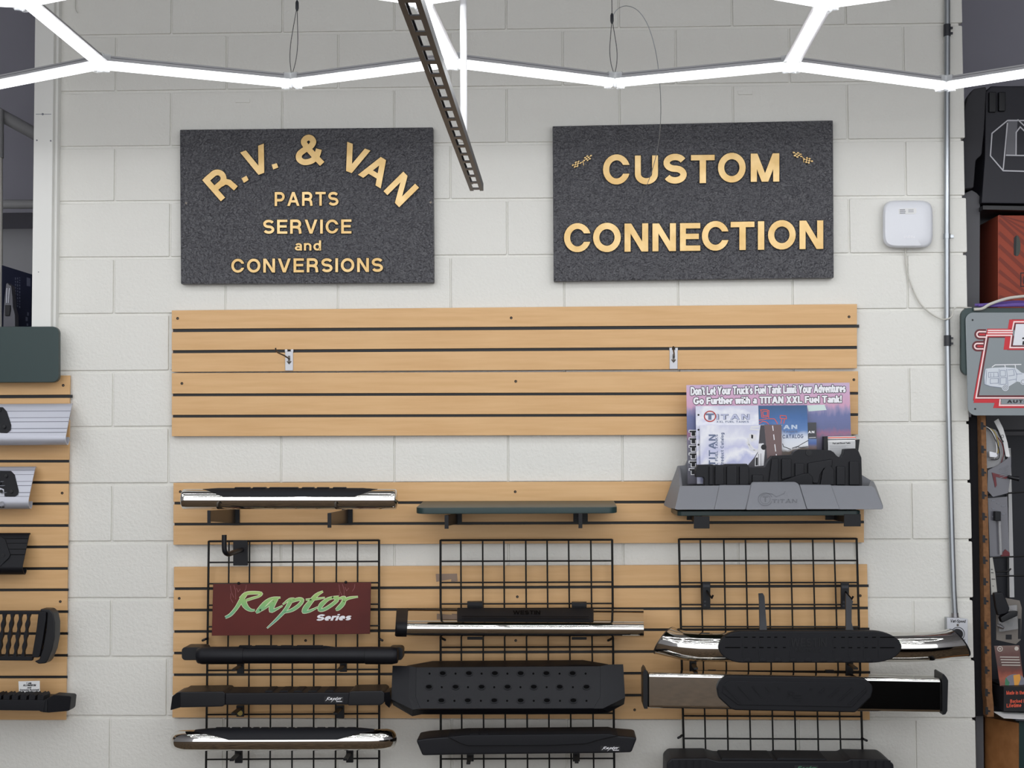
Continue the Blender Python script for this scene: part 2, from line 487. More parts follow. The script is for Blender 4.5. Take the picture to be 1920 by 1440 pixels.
# the brush script of the running board signs, as strokes in the frame of the big sign (x, y, width)
SCRIPT = [
    [(200, 452, 22), (262, 418, 30), (330, 340, 34), (392, 240, 44), (436, 178, 40)],
    [(368, 228, 12), (430, 178, 30), (510, 164, 32), (615, 170, 26), (592, 204, 20), (520, 226, 22), (448, 250, 22)],
    [(425, 235, 46), (418, 285, 60), (452, 338, 46), (500, 366, 26), (545, 366, 12)],
    [(842, 220, 12), (745, 230, 26), (668, 282, 46), (594, 365, 46), (556, 396, 14)], [(586, 378, 26), (672, 334, 20), (758, 258, 22)],
    [(800, 224, 36), (752, 296, 56), (735, 370, 40), (795, 352, 22), (866, 314, 8)],
    [(868, 300, 10), (945, 242, 22), (1005, 236, 20)], [(965, 248, 44), (905, 355, 36), (800, 470, 24), (685, 576, 8)],
    [(960, 268, 26), (1050, 238, 34), (1096, 250, 32), (1062, 304, 34), (980, 362, 32), (885, 394, 12)],
    [(1336, 148, 14), (1262, 190, 36), (1192, 268, 46), (1132, 346, 56), (1112, 388, 26), (1180, 376, 24), (1278, 330, 10)],
    [(1134, 244, 12), (1230, 238, 22), (1358, 220, 10)],
    [(1520, 212, 22), (1405, 232, 30), (1318, 302, 46), (1296, 362, 30), (1356, 354, 32), (1450, 294, 34), (1500, 240, 34), (1440, 216, 18)],
    [(1516, 232, 12), (1580, 222, 34), (1566, 288, 46), (1512, 346, 40), (1482, 362, 14)], [(1560, 288, 16), (1622, 230, 26), (1742, 210, 10)],
]


def script_px(mb, box, off, grow=0, depth=0, yb=(148, 576), xb=(190, 1742)):
    x0, y0, x1, y1 = box; sx = (x1 - x0) / (xb[1] - xb[0]); sy = (y1 - y0) / (yb[1] - yb[0])
    for st in SCRIPT:
        sp = spline([(x0 + (a - xb[0]) * sx, y0 + (b - yb[0]) * sy, (c + grow) * sx) for a, b, c in st], 4)
        for i, q in enumerate(stroke(sp, 1)):
            mb.flat(q, off + i % 5 * 2e-5)
    return mb


def rrect(x0, y0, x1, y1, r, n=5, skew=(0, 0, 0, 0)):
    """rounded outline in pixels"""
    o = []
    for cx, cy, a in ((x1 - r, y0 + r, -90), (x1 - r, y1 - r, 0), (x0 + r, y1 - r, 90), (x0 + r, y0 + r, 180)):
        o += [(cx + r * math.cos(math.radians(a + 90 * i / n)), cy + r * math.sin(math.radians(a + 90 * i / n))) for i in range(n + 1)]
    return o


def disc(cx, cy, r, n=14, ry=None):
    ry = ry or r
    return [(cx + r * math.cos(2 * math.pi * i / n), cy + ry * math.sin(2 * math.pi * i / n)) for i in range(n)]


def lerp(a, b, t): return a + (b - a) * t


MT['clear'].node_tree.nodes['Principled BSDF'].inputs['Alpha'].default_value = .28
MT['clear'].node_tree.nodes['Principled BSDF'].inputs['Transmission Weight'].default_value = 0
MT['bag'].node_tree.nodes['Principled BSDF'].inputs['Alpha'].default_value = .45
# ================================================================== the setting
JL = [67, 172.5, 276, 379, 484, 590, 697, 802, 908, 1017, 1123, 1233, 1344]        # bed joints at pixel column 200 ...
JR = [46.5, 154, 262, 369, 476, 580.5, 687, 793, 903, 1013, 1123, 1236, 1348]      # ... and at column 1700
XA, XB = P(200, 700).x, P(1700, 700).x
rows = [(P(200, a).z, P(1700, b).z) for a, b in zip(JL, JR)]
CO = .2032
for k in range(1, 7): rows.insert(0, (rows[0][0] + CO, rows[0][1] + CO))
while rows[-1][0] > .12: rows.append((rows[-1][0] - CO, rows[-1][1] - CO))
rows.append((.0, .0))


def row_z(k, x): return lerp(rows[k][0], rows[k][1], (x - XA) / (XB - XA))


W_L = P(100, 700).x
_a, _b = P(1804, 0), P(1830, 1440)


def edge_x(z): return lerp(_b.x, _a.x, (z - _b.z) / (_a.z - _b.z))


zb = P(80, 706, .02).z
mb = MB()
xc = min(edge_x(0), edge_x(4.3)) - .008
mb.box(((W_L + xc) / 2, .106, 2.15), (xc - W_L, .20, 4.3))
mb.box(((W_L - 3.6) / 2, .35, zb / 2), (W_L + 3.6, .69, zb))
for k in range(len(rows) - 1):
    kk = k - 6                                                  # course index counted from the first joint in view
    par = 0 if kk % 2 == 0 else 1
    xl_ = -2.2 if row_z(k, 0) < zb + .06 else W_L
    xs = [xl_] + [n * CO for n in range(-10, 20) if n % 2 == par and n * CO > xl_ + .03]
    zr = (row_z(k, 3) + row_z(k + 1, 3)) / 2; xe = edge_x(zr)
    xs = [x for x in xs if x < xe - .04] + [xe]
    for a, b in zip(xs, xs[1:]):
        g, gz = .0024, .0046
        a_ = a + g if a > W_L else a
        b_ = b - g if b < xe else b + rnd.uniform(-.003, .003)
        q = [(a_, row_z(k, a_) - gz), (b_, row_z(k, b_) - gz), (b_, row_z(k + 1, b_) + gz), (a_, row_z(k + 1, a_) + gz)]
        y = rnd.uniform(-.0008, .0008)
        mb.solid([Vector((u, y, v)) for u, v in q], [Vector((u, .15, v)) for u, v in q], .0045, 2)
wb = struct('wall_back', mb, 'wall', smooth=40)

mb = MB()
mb.box((2.2, -2.25, -.05), (12, 9.5, .1)); struct('floor', mb, 'floor')
mb = MB(); mb.box((2.2, -2.25, 4.35), (12, 9.5, .1)); struct('ceiling', mb, 'ceil')
mb = MB(); mb.box((2.2, 1.45, 2.15), (12, .1, 4.3)); struct('wall_far', mb, 'backwall')
zs = P(30, 398, -.95).z
mb = MB(); mb.box((2.2, 1.18, (4.3 + zs) / 2), (12, .44, 4.3 - zs)); struct('trim_2', mb, 'soffit')
mb = MB(); mb.box((-3.75, -2.25, 2.15), (.1, 9.5, 4.3)); struct('wall_left', mb, 'backwall')
mb = MB(); mb.box((8.15, -2.25, 2.15), (.1, 9.5, 4.3)); struct('wall_right', mb, 'backwall')

# the white post that closes the block wall on the left
mb = MB()
x0, x1 = P(61, 400, .05).x, P(97.5, 400, .05).x
mb.box(((x0 + x1) / 2, .06, (4.3 + zb) / 2), (x1 - x0, .22, 4.3 - zb), .004)
x2 = P(107, 400, .03).x
mb.box(((x1 + x2) / 2 - .001, .0, (4.3 + zb) / 2), (x2 - x1, .06, 4.3 - zb), .003)
mb.slot = 1
for px_, py_, r_ in ((80, 214, 2.2), (69, 263, 1.6), (95, 264, 1.6), (72, 510, 1.0)):
    mb.prism(disc(px_, py_, r_, 8), .0495, .0508)
mb.prism([(67, 213.6), (96, 213.6), (96, 214.6), (67, 214.6)], .0495, .0504)
emit('trim_1', mb, ['trim', 'inkg'], smooth=30)['kind'] = 'structure'

# small painted patches left on the blocks
for i, (a, b, c, d) in enumerate(((441, 185, 468, 192), (1384, 170, 1411, 177))):
    t = MB().rect(a, b, c, d, -.001, .004, .0012)
    tag(emit('wall_patch', t, 'wall'), ['small painted over strip on the blocks above the van parts plaque', 'small painted over strip on the blocks above the custom plaque'][i], 'patch')

# ================================================================== slotted wall panels
def lin_y(yl, yr, xl, xr, x): return lerp(yl, yr, (x - xl) / (xr - xl))


def slat_panel(xl, xr, tops, grooves, label, holes, tabs=(), stain=(), xl2=None, xr2=None, group='slotted maple display panels on the block wall'):
    """tops = (top left, top right, bottom left, bottom right); grooves = (y left, y right, height)"""
    xl2 = xl if xl2 is None else xl2; xr2 = xr if xr2 is None else xr2
    tl, tr, bl, br = tops
    c = P((xl + xr) / 2, (bl + br) / 2)
    root = thing('slatwall_panel', (c.x, 0, c.z), label, 'display panel', group)
    OB, OF = .002, .021

    def ex(y): return lerp(xl, xl2, (y - tl) / (bl - tl)), lerp(xr, xr2, (y - tl) / (bl - tl))
    back = MB(); back.prism([(xl + 2, tl + 2), (xr - 2, tr + 2), (xr2 - 2, br - 2), (xl2 + 2, bl - 2)], OB, .0095)
    emit('backing_board', back, 'edge', root, smooth=0)
    edges = [(tl, tr)] + [v for a, b, h in grooves for v in ((a - h / 2, b - h / 2), (a + h / 2, b + h / 2))] + [(bl, br)]
    for i in range(0, len(edges), 2):
        (a, b), (c_, d) = edges[i], edges[i + 1]
        la, ra = ex(a); lb, rb = ex(c_)
        s = MB(); s.prism([(la, a), (ra, b), (rb, d), (lb, c_)], .0097, OF, .0012, 2)
        emit('slat', s, 'maple', root)
    for i, (a, b, h) in enumerate(grooves):
        la, ra = ex(a); e = tabs[i] if i < len(tabs) else 0
        s = MB(); s.prism([(la + 3, a - h / 2 + .2), (ra + e, b - h / 2 + .2), (ra + e, b + h / 2 - .2), (la + 3, a + h / 2 - .2)], .0098, .0150)
        emit('slot_insert', s, 'slot', root, smooth=0)
    for x, y in holes:
        s = MB(); s.prism(disc(x, y, 2.6, 12), OF - .002, OF + .0006)
        s.slot = 1; s.prism(disc(x + .3, y + .3, 1.2, 8), OF, OF + .001)
        emit('screw', s, ['hole', 'steel'], root)
    for q in stain:
        emit('tape_residue', MB().flat(q, OF + .0003), mat('grey_tape_residue', (150, 128, 112), .7), root, smooth=0)
    return root


slat_panel(322, 1607, (582, 570, 697.3, 690.5), [(619.7, 611.5, 6), (659.5, 651.5, 5.6)],
           'short three-slat maple panel right under the two black plaques', [(333, 597), (958.5, 596), (1592, 594)], (4, 0))
slat_panel(322, 1609, (699.5, 696, 818, 814.5), [(740.5, 737.5, 5), (780.5, 777.5, 5)],
           'three-slat maple panel with the fuel tank poster in front of its right end', [(341, 719), (967, 715), (1601, 712)], (0, 0))
slat_panel(325, 1620, (905.5, 901.5, 1021.5, 1017), [(943.5, 940.5, 5), (983, 978.8, 5)],
           'maple panel behind the green shelf and the grey tank', [(338, 922), (966, 922)], (0, 0))
slat_panel(326, 1626, (1063, 1058, 1345.5, 1350), [(1104, 1098.5, 5), (1144.2, 1140.2, 5), (1184.3, 1179.5, 5), (1224.7, 1220.5, 5), (1265.5, 1261, 5), (1306, 1302.5, 5)],
           'tall seven-slat maple panel behind the three wire grids', [(336, 1122), (970, 1119), (1613, 1117), (573, 1201), (967, 1201), (1190, 1331)], (2, 0, 2, 0, 2, 0), [[(817, 1076), (857, 1075.5), (858, 1090), (846, 1091), (846, 1086), (818, 1091)]], xl2=323, xr2=1631)
slat_panel(-240, 131, (703, 704, 1349, 1350), [(745, 743, 6), (784, 784, 6), (824, 824, 6), (864.8, 864.8, 5), (905, 904.5, 5), (945.5, 944.5, 5), (985.5, 985.5, 5), (1026.5, 1025.5, 5), (1067, 1066, 5),
           (1107, 1106, 5), (1148, 1147, 5), (1189, 1188, 5), (1229.5, 1229, 5), (1270, 1269.5, 5), (1310, 1310, 5)],
           'tall maple panel with silver running boards at the left edge', [(118.5, 722.5), (116.5, 924.5), (113, 1128)], (5, 0, 0, 0, 0, 0, 0, 0, 0, 2, 2, 2, 2, 2, 0), xr2=123)

# chrome faceouts in the empty upper panel
for px_, py_, lab in ((542, 675, 'chrome display hook on the upper maple panel nearer the van parts plaque'), (1263, 672, 'chrome display hook on the upper maple panel nearer the poster')):
    c = P(px_, py_ + 20, .02)
    t = thing('faceout_hook', c, lab, 'hook', 'chrome hooks on the upper panel')
    b = MB().rect(px_ - 7.5, py_ - 16, px_ + 7.5, py_ + 20, .0215, .0245, .001)
    b.rect(px_ - 8, py_ - 20, px_ - 3, py_ - 15, .012, .0245, .0005); b.rect(px_ + 3, py_ - 20, px_ + 8, py_ - 15, .012, .0245, .0005)
    emit('plate', b, 'zinc', t)
    p0 = P(px_ + 1, py_ - 2, .024)
    k = -1 if px_ < 900 else -.35
    b = MB().sweep([p0, p0 + Vector((.012 * k, -.05, .010)), p0 + Vector((.024 * k, -.085, .016)), p0 + Vector((.03 * k, -.1, .022)), p0 + Vector((.03 * k, -.103, .032))], .0028, 8)
    emit('prong', b, 'steel', t)
    b = MB()
    for q in stroke([(px_, py_ - 8), (px_, py_ + 6)], 4) + stroke([(px_ - 4, py_ + 2), (px_, py_ + 7), (px_ + 4, py_ + 2)], 2.2): b.prism(q, .0245, .0256)
    emit('stamped_mark', b, 'steel', t)

# ================================================================== plaques with raised letters
def letter_px(root, ch, bl, br, tl, w, off, dep, name='letter'):
    W_, ps = glyph(ch, w); m = MB()
    for i, q in enumerate(ps):
        pp = [(bl[0] + a / W_ * (br[0] - bl[0]) + b * (tl[0] - bl[0]), bl[1] + a / W_ * (br[1] - bl[1]) + b * (tl[1] - bl[1])) for a, b in q]
        m.prism(pp, off, off + dep + i % 9 * 4e-5, sides=1)
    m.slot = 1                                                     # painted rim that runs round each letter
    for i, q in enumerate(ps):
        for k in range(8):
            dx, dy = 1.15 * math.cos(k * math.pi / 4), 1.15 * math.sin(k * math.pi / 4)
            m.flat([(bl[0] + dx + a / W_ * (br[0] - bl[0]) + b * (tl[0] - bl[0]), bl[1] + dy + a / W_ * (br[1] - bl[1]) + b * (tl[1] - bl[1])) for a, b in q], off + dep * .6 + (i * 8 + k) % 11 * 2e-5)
    emit(name, m, ['brass', 'brass_side'], root, smooth=0)


def word(root, s, bl, br, tl, w, off, dep, track):
    gl, tot = line_polys(s, w, track)
    for c, u, W_, ps in gl:
        if c == ' ': continue
        f = lambda t: (lerp(bl[0], br[0], t / tot), lerp(bl[1], br[1], t / tot))
        a, b = f(u), f(u + W_)
        letter_px(root, c, a, b, (a[0] + tl[0] - bl[0], a[1] + tl[1] - bl[1]), w, off, dep)


PO, PD = .034, .010                                               # face of the plaques, height of their letters
c = P(575, 531)
s1 = thing('plaque', (c.x, 0, c.z), 'black textured plaque with curved brass lettering about van parts, service and conversions', 'sign')
emit('board', MB().prism([(337, 243), (812, 238.5), (814, 530), (339, 532.5)], .003, PO, .003), 'cast', s1)
for ch, bl, br, tl in (('R', (414, 377.5), (446.5, 349.5), (379, 337.5)), ('V', (467.9, 334.3), (512.3, 317.6), (450.3, 285.9)),
                       ('&', (554.5, 308.5), (603, 308.5), (554.5, 253)), ('V', (632.4, 314.4), (676, 330.9), (651, 265.8)),
                       ('A', (671.3, 327.6), (713.8, 353.4), (697.7, 284.3)), ('N', (719, 358.4), (748.5, 388.6), (756.2, 321.6))):
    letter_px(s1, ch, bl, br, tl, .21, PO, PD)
for q in (((452.7, 334.4), (462.2, 329.4), (466.2, 337.5), (457.4, 342.9)), ((509.3, 308.7), (519, 306), (521.8, 314.1), (512.3, 317.8))):
    m = MB(); m.prism(q, PO, PO + PD, sides=1); emit('full_stop', m, ['brass', 'brass_side'], s1, smooth=0)
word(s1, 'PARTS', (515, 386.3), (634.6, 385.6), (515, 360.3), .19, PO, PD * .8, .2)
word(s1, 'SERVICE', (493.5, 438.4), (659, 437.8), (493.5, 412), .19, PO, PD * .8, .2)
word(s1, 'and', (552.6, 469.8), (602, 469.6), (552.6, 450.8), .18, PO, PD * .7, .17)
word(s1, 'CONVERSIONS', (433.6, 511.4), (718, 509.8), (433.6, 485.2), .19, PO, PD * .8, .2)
for x, y in ((349, 381), (807.5, 379.5)):
    emit('screw', MB().prism(disc(x, y, 2, 10), PO, PO + .0015), 'steel', s1)

c = P(1300, 525)
s2 = thing('plaque', (c.x, 0, c.z), 'black textured plaque reading Custom Connection in brass letters', 'sign')
emit('board', MB().prism([(1036, 236.5), (1562, 225.5), (1563.5, 521), (1038, 527.5)], .003, PO, .003), 'cast', s2)
for ch, a, b, yt, yb in (('C', 1130.6, 1180.4, 289.6, 346.3), ('U', 1190.5, 1233.8, 291.7, 346), ('S', 1244, 1287.6, 288.5, 344.6), ('T', 1295.6, 1340, 290.7, 343.6),
                         ('O', 1346.2, 1398.2, 286.7, 342.6), ('M', 1407.7, 1461.2, 288, 341),
                         ('C', 1057.5, 1107, 418.6, 473.2), ('O', 1112, 1164, 418, 473), ('N', 1171, 1215.4, 419.2, 472), ('N', 1223.3, 1267.4, 419, 471.3), ('E', 1275, 1313, 418.5, 470.6),
                         ('C', 1316, 1366, 414.6, 470.5), ('T', 1370, 1414.6, 416, 469), ('I', 1421, 1433, 415, 468.3), ('O', 1440, 1492, 413, 468.2), ('N', 1499, 1543.6, 413.7, 467.2)):
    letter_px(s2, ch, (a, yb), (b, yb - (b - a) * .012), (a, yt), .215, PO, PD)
for quads in (((( 1072, 310), (1083, 300), (1091, 304.5), (1079, 316.5)), ((1093.5, 302), (1096.5, 292), (1110, 290.5), (1106, 301.5))),
              (((1486.5, 284.5), (1502, 286), (1504.5, 294), (1490, 296)), ((1506, 297.5), (1516, 293.5), (1525, 302.5), (1513, 308.5)))):
    ms, md = MB(), MB()
    for q in quads:
        for i in range(4):
            for j in range(4):
                f = lambda u, v: (lerp(lerp(q[0][0], q[1][0], u), lerp(q[3][0], q[2][0], u), v), lerp(lerp(q[0][1], q[1][1], u), lerp(q[3][1], q[2][1], u), v))
                pp = [f(i / 4, j / 4), f((i + 1) / 4, j / 4), f((i + 1) / 4, (j + 1) / 4), f(i / 4, (j + 1) / 4)]
                (ms if (i + j) % 2 == 0 else md).prism(pp, PO, PO + (.006 if (i + j) % 2 == 0 else .0045))
    a, b = quads
    mid = ((a[1][0] + a[2][0] + b[0][0] + b[3][0]) / 4, (a[1][1] + a[2][1] + b[0][1] + b[3][1]) / 4)
    for q in stroke([a[2], mid, (mid[0] + 1, mid[1] + 8)], 1.2): ms.prism(q, PO, PO + .006)
    ms.slot = 1; ms.join(md)
    emit('checkered_flags', ms, ['brass', 'brass_side'], s2, smooth=0)

# ================================================================== hexagon lights
HZ = CAM.z + 1.15
N0 = [PZ(x, y, HZ) for x, y in ((-150, 184), (188, 117), (547, 152), (845, 113), (1152, 151), (1484, 119), (1772, 157), (2070, 110))]
A1 = [PZ(x, y, HZ) for x, y in ((47, -1), (787, -5), (1549, 1))]
nodes = {}; tubes = []; I0, I1 = -2, 9                            # the grid runs on past both sides of the frame
for i, p in enumerate(N0): nodes[(0, i)] = p
for i in (-1, -2): nodes[(0, i)] = nodes[(0, i + 1)] + Vector((-.45, -.2 if i % 2 else .2, 0))
for i in (8, 9): nodes[(0, i)] = nodes[(0, i - 1)] + Vector((.45, -.2 if i % 2 else .2, 0))
for i, p in zip((1, 3, 5), A1): nodes[(1, i)] = p
for r in (1, 2, 3, 4):
    for i in range(I0, I1 + 1):
        if i % 2 == r % 2:                                        # hangs from the row before
            nodes.setdefault((r, i), nodes[(r - 1, i)] + Vector((0, -.5, 0))); tubes.append(((r - 1, i), (r, i)))
    for i in range(I0, I1 + 1):
        if (r, i) not in nodes:
            nb = [nodes[(r, j)] for j in (i - 1, i + 1) if (r, j) in nodes and j % 2 == r % 2]
            p = sum(nb, Vector()) / len(nb)
            if len(nb) == 1: p = nb[0] + Vector((.45 if i == I1 else -.45, 0, 0))
            nodes[(r, i)] = Vector((p.x, p.y - .25, HZ))
for r in range(5):
    for i in range(I0, I1): tubes.append(((r, i), (r, i + 1)))
hexl = thing('hexagon_light', (1.6, -1, HZ), 'white glowing honeycomb of joined light tubes hung across the top', 'ceiling light')


def tube_frame(a, b):
    d = (b - a).normalized(); return d, Vector((d.y, -d.x, 0)).normalized()


for (ka, kb) in tubes:
    a, b = nodes[ka], nodes[kb]; d, s = tube_frame(a, b)
    a2, b2 = a + d * .010, b - d * .010; u = Vector((0, 0, 1))
    h = MB()
    sec = [(-.0125, 0), (-.0125, .014), (-.0105, .0195), (.0105, .0195), (.0125, .014), (.0125, 0)]
    h.loft([[p + s * x + u * z for x, z in sec] for p in (a2, b2)])
    h.slot = 1
    for sg in (-1, 1):
        h.loft([[p + s * (x * sg) + u * z for x, z in ((.0123, .0125), (.0128, .0125), (.0128, .0142), (.0123, .0142))] for p in (a2, b2)])
    h.slot = 0
    for sg in (-1, 1):                                            # thin lips added over the diffuser to cut off light rising up the wall
        h.loft([[p + s * (x * sg) + u * z for x, z in ((.0120, 0), (.0265, 0), (.0265, .0008), (.0120, .0008))] for p in (a2, b2)])
    ho = emit('light_tube', h, ['housing', 'groove'], hexl, smooth=0)
    e = MB(); sec = [(-.0122, -.0002)] + [(-.0122 * math.cos(math.radians(t)), -.0003 - .021 * math.sin(math.radians(t))) for t in range(15, 180, 15)] + [(.0122, -.0002)]
    e.loft([[p + s * x + u * z for x, z in sec] for p in (a2, b2)])
    do = emit('diffuser', e, 'lamp', hexl); do.parent = ho
    li = bpy.data.lights.new('tube_light', 'AREA'); li.shape = 'RECTANGLE'; li.size = (b2 - a2).length; li.size_y = .018
    li.energy = TUBE_WATTS; li.color = (.97, .985, 1)             # the row of diodes of this tube, shining down only
    lo = bpy.data.objects.new('tube_light', li); COL.objects.link(lo)
    lo.location = (a2 + b2) / 2 - u * .0225; lo.rotation_euler = (0, 0, math.atan2(d.y, d.x))
    for sg in (-1, 1):                                            # strip lamps added just under the lips, to brighten the wall below their cutoff
        li = bpy.data.lights.new('added_flank_light', 'AREA'); li.shape = 'RECTANGLE'; li.size = (b2 - a2).length; li.size_y = .001
        li.energy = SIDE_WATTS; li.color = (.97, .985, 1)
        lo = bpy.data.objects.new('added_flank_light', li); COL.objects.link(lo)
        nrm = (s * sg * math.cos(math.radians(25)) - u * math.sin(math.radians(25))).normalized()
        zx = -nrm; xx = d; yx = zx.cross(xx)
        m4 = Matrix.Identity(4); c4 = (a2 + b2) / 2 + s * sg * .0128 - u * .0010
        for r_ in range(3): m4[r_][0], m4[r_][1], m4[r_][2], m4[r_][3] = xx[r_], yx[r_], zx[r_], c4[r_]
        lo.matrix_world = m4
used = {}
for ka, kb in tubes:
    used.setdefault(ka, []).append(kb); used.setdefault(kb, []).append(ka)
for k, nb in used.items():
    if k[0] > 1: continue
    m = MB(); p = nodes[k]
    for j in nb:
        d, s = tube_frame(p, nodes[j]); u = Vector((0, 0, 1)); a, b = p + d * .003, p + d * .028
        for sg in (-1, 1):                                        # two clear cheeks and a clip above
            q = [a + s * sg * .0145, b + s * sg * .0145, b + s * sg * .0160, a + s * sg * .0160]
            m.solid([v + u * .021 for v in q], [v - u * .022 for v in q])
        q = [a - s * .016, b - s * .016, b + s * .016, a + s * .016]
        m.solid([v + u * .0225 for v in q], [v + u * .0205 for v in q])
        m.solid([v - u * .0225 for v in q], [v - u * .0240 for v in q])
    emit('tube_connector', m, 'clear', hexl, smooth=0)

# wire hangers of the lights
def hanger(node, top_px, lab, tail=None):
    p = nodes[node]; off = -p.y
    g = P(top_px[0], top_px[1], off)
    t = thing('hanging_cable', (p.x, p.y, p.z + .02), lab, 'cable')
    b = MB(); w = .011
    base = Vector((p.x, p.y, p.z + .018))
    for sg in (-1, 1):
        b.sweep([tuple(v) for v in spline([tuple(base), tuple(lerp(base, g, .2) + Vector((sg * w * .8, 0, 0))), tuple(lerp(base, g, .45) + Vector((sg * w, 0, 0))), tuple(lerp(base, g, .8) + Vector((sg * w * .4, 0, 0))), tuple(g)], 4)], .0011, 6)
    b.sweep([g, Vector((g.x, g.y, 4.3))], .0011, 6)
    emit('wire', b, 'cable', t)
    b = MB().sweep([g + Vector((0, 0, -.014)), g + Vector((0, 0, -.006)), g + Vector((0, 0, .012)), g + Vector((0, 0, .018))], [.003, .0052, .0052, .003], 10)
    emit('gripper', b, 'strut', t)
    if tail:
        emit('loose_tail', MB().sweep([P(x, y, off - o_) for x, y, o_ in spline(tail, 5)], .0011, 6), 'galv', t)


hanger((0, 2), (557, 12), 'looped steel cable holding the light joint above the van parts plaque')
hanger((0, 4), (1147.5, 36), 'looped steel cable with a long loose tail hanging over the custom plaque',
       [(1149, 30, 0), (1157, 18, 0), (1174, 11, 0), (1196, 20, .0), (1215, 48, .0), (1229, 95, .0), (1236, 145, .0), (1239, 200, .1), (1236, 260, .2), (1225, 312, .3), (1210, 355, .38), (1196, 389, .42)])
tag(emit('cord', MB().sweep([P(x, y, .012) for x, y in ((141.5, -20), (141.5, 15), (143, 21), (146, 24))], .0016, 6), 'cord'), 'short pale cord end hanging on the blocks at the upper left', 'cord')

# slotted strut and the rod that carries it
HS = .80
ZS = CAM.z + HS
fe = PZ(894, 358, ZS); ne = PZ(767, 0, ZS)
sl = (ne.x - fe.x) / (ne.y - fe.y)
t = thing('strut_channel', (fe.x, fe.y, ZS), 'dark slotted steel channel running from overhead towards the wall between the plaques', 'beam')
b = MB(); L_ = 2.6; sw = .0205


def strut_box(u0, u1, x0_, x1_, z0_, z1_):
    y0_, y1_ = fe.y - u0, fe.y - u1
    fr = [Vector((fe.x + sl * (y1_ - fe.y) + x, y1_, ZS + z)) for x, z in ((x0_, z0_), (x1_, z0_), (x1_, z1_), (x0_, z1_))]
    bk = [Vector((fe.x + sl * (y0_ - fe.y) + x, y0_, ZS + z)) for x, z in ((x0_, z0_), (x1_, z0_), (x1_, z1_), (x0_, z1_))]
    b.solid(fr, bk)


for sg in (-1, 1):
    e0, e1 = sorted((sg * sw, sg * (sw - .0026))); strut_box(0, L_, e0, e1, 0, .0206)
    e0, e1 = sorted((sg * sw, sg * (sw - .0095))); strut_box(0, L_, e0, e1, .0206, .0225)
    e0, e1 = sorted((sg * (sw - .0026), sg * .0095)); strut_box(0, L_, e0, e1, 0, .0026)
for i in range(26):
    u = -.076 + .018 + i * .1016
    if u + .076 > 0: strut_box(max(u + .076, 0), u + .1016, -.0095, .0095, 0, .0026)
emit('channel', b, 'strut', t, smooth=0)
tag(emit('hanger_rod', MB().sweep([P(869.5, 262, 1.46), P(868.5, -160, 1.46)], .0088, 16), 'rod'), 'white painted upright rod behind the dark slotted channel', 'rod')
# ================================================================== wire grids
def wire_grid(xt, xb, ys, label, tips):
    """xt / xb = columns of the upright wires at the first row and at pixel row 1424; ys = rows of the level wires (left, right)"""
    off = .052
    c = P((xt[0] + xt[-1]) / 2, 1424, off)
    root = thing('wire_grid', (c.x, c.y, c.z), label, 'grid panel', 'black wire grid panels hung on the maple panel')
    f = MB(); w = MB()
    y0, yl = ys[0], ys[-1]
    for i, (a, b) in enumerate(zip(xt, xb)):
        e = i in (0, len(xt) - 1)
        yt = lerp(y0[0], y0[1], i / (len(xt) - 1))
        s = (b - a) / (1424 - yt)
        (f if e else w).sweep([P(a, yt - (1 if e else 0), off), P(a + s * (1560 - yt), 1560, off)], .0040 if e else .0029, 8)
    for j, (a, b) in enumerate(ys):
        t = (a - y0[0]) / (1424 - y0[0])
        (f if j == 0 else w).sweep([P(lerp(xt[0], xb[0], t), a, off + .006), P(lerp(xt[-1], xb[-1], t), b, off + .006)], .0036 if j == 0 else .0029, 8)
    emit('frame', f, 'wire', root); emit('wire_mesh', w, 'wire', root)
    for x, y, k in tips:
        p = P(x, y, .055)
        h = MB().sweep([P(x, y, .0275), P(x, y, .06), p + Vector((k * .006, -.014, -.002)), p + Vector((k * .013, -.016, -.005))], .0042, 8, round_end=1)
        emit('hanger', h, 'navy', root)
    return root


R1 = [(1015 + 39.5 * i + .14 * i * i, 1013 + 39.5 * i + .14 * i * i) for i in range(14)]
wire_grid((391.5, 429.5, 468, 509.7, 549, 588.8, 631, 670.6, 710.7), (386.5, 425.5, 466, 506.5, 547.5, 588, 629, 670, 711), R1,
          'black wire grid panel behind the dark red script sign', [(389, 1197, -1), (711, 1197, 1)])
R2 = [(1013 + 39.3 * i + .17 * i * i, 1012 + 39.3 * i + .17 * i * i) for i in range(14)]
wire_grid((826, 864, 905, 944.7, 985.7, 1025.7, 1066, 1107.7, 1147.7), (826.5, 866, 907, 948, 989, 1030, 1071, 1113, 1151.5), R2,
          'black wire grid panel below the dark green shelf', [(828, 1196, 1), (1147, 1197, -1)])
R3 = [(1011 + 40.6 * i + .1 * i * i, 1010 + 40.9 * i + .1 * i * i) for i in range(14)]
wire_grid((1273, 1313, 1357, 1397.6, 1440.5, 1482, 1523.7, 1563.6, 1606), (1282.5, 1323.5, 1365.5, 1408, 1450, 1492.5, 1535, 1577, 1617.5), R3,
          'black wire grid panel below the grey fuel tank display', [(1278, 1379, -1), (1616, 1384, 1)])

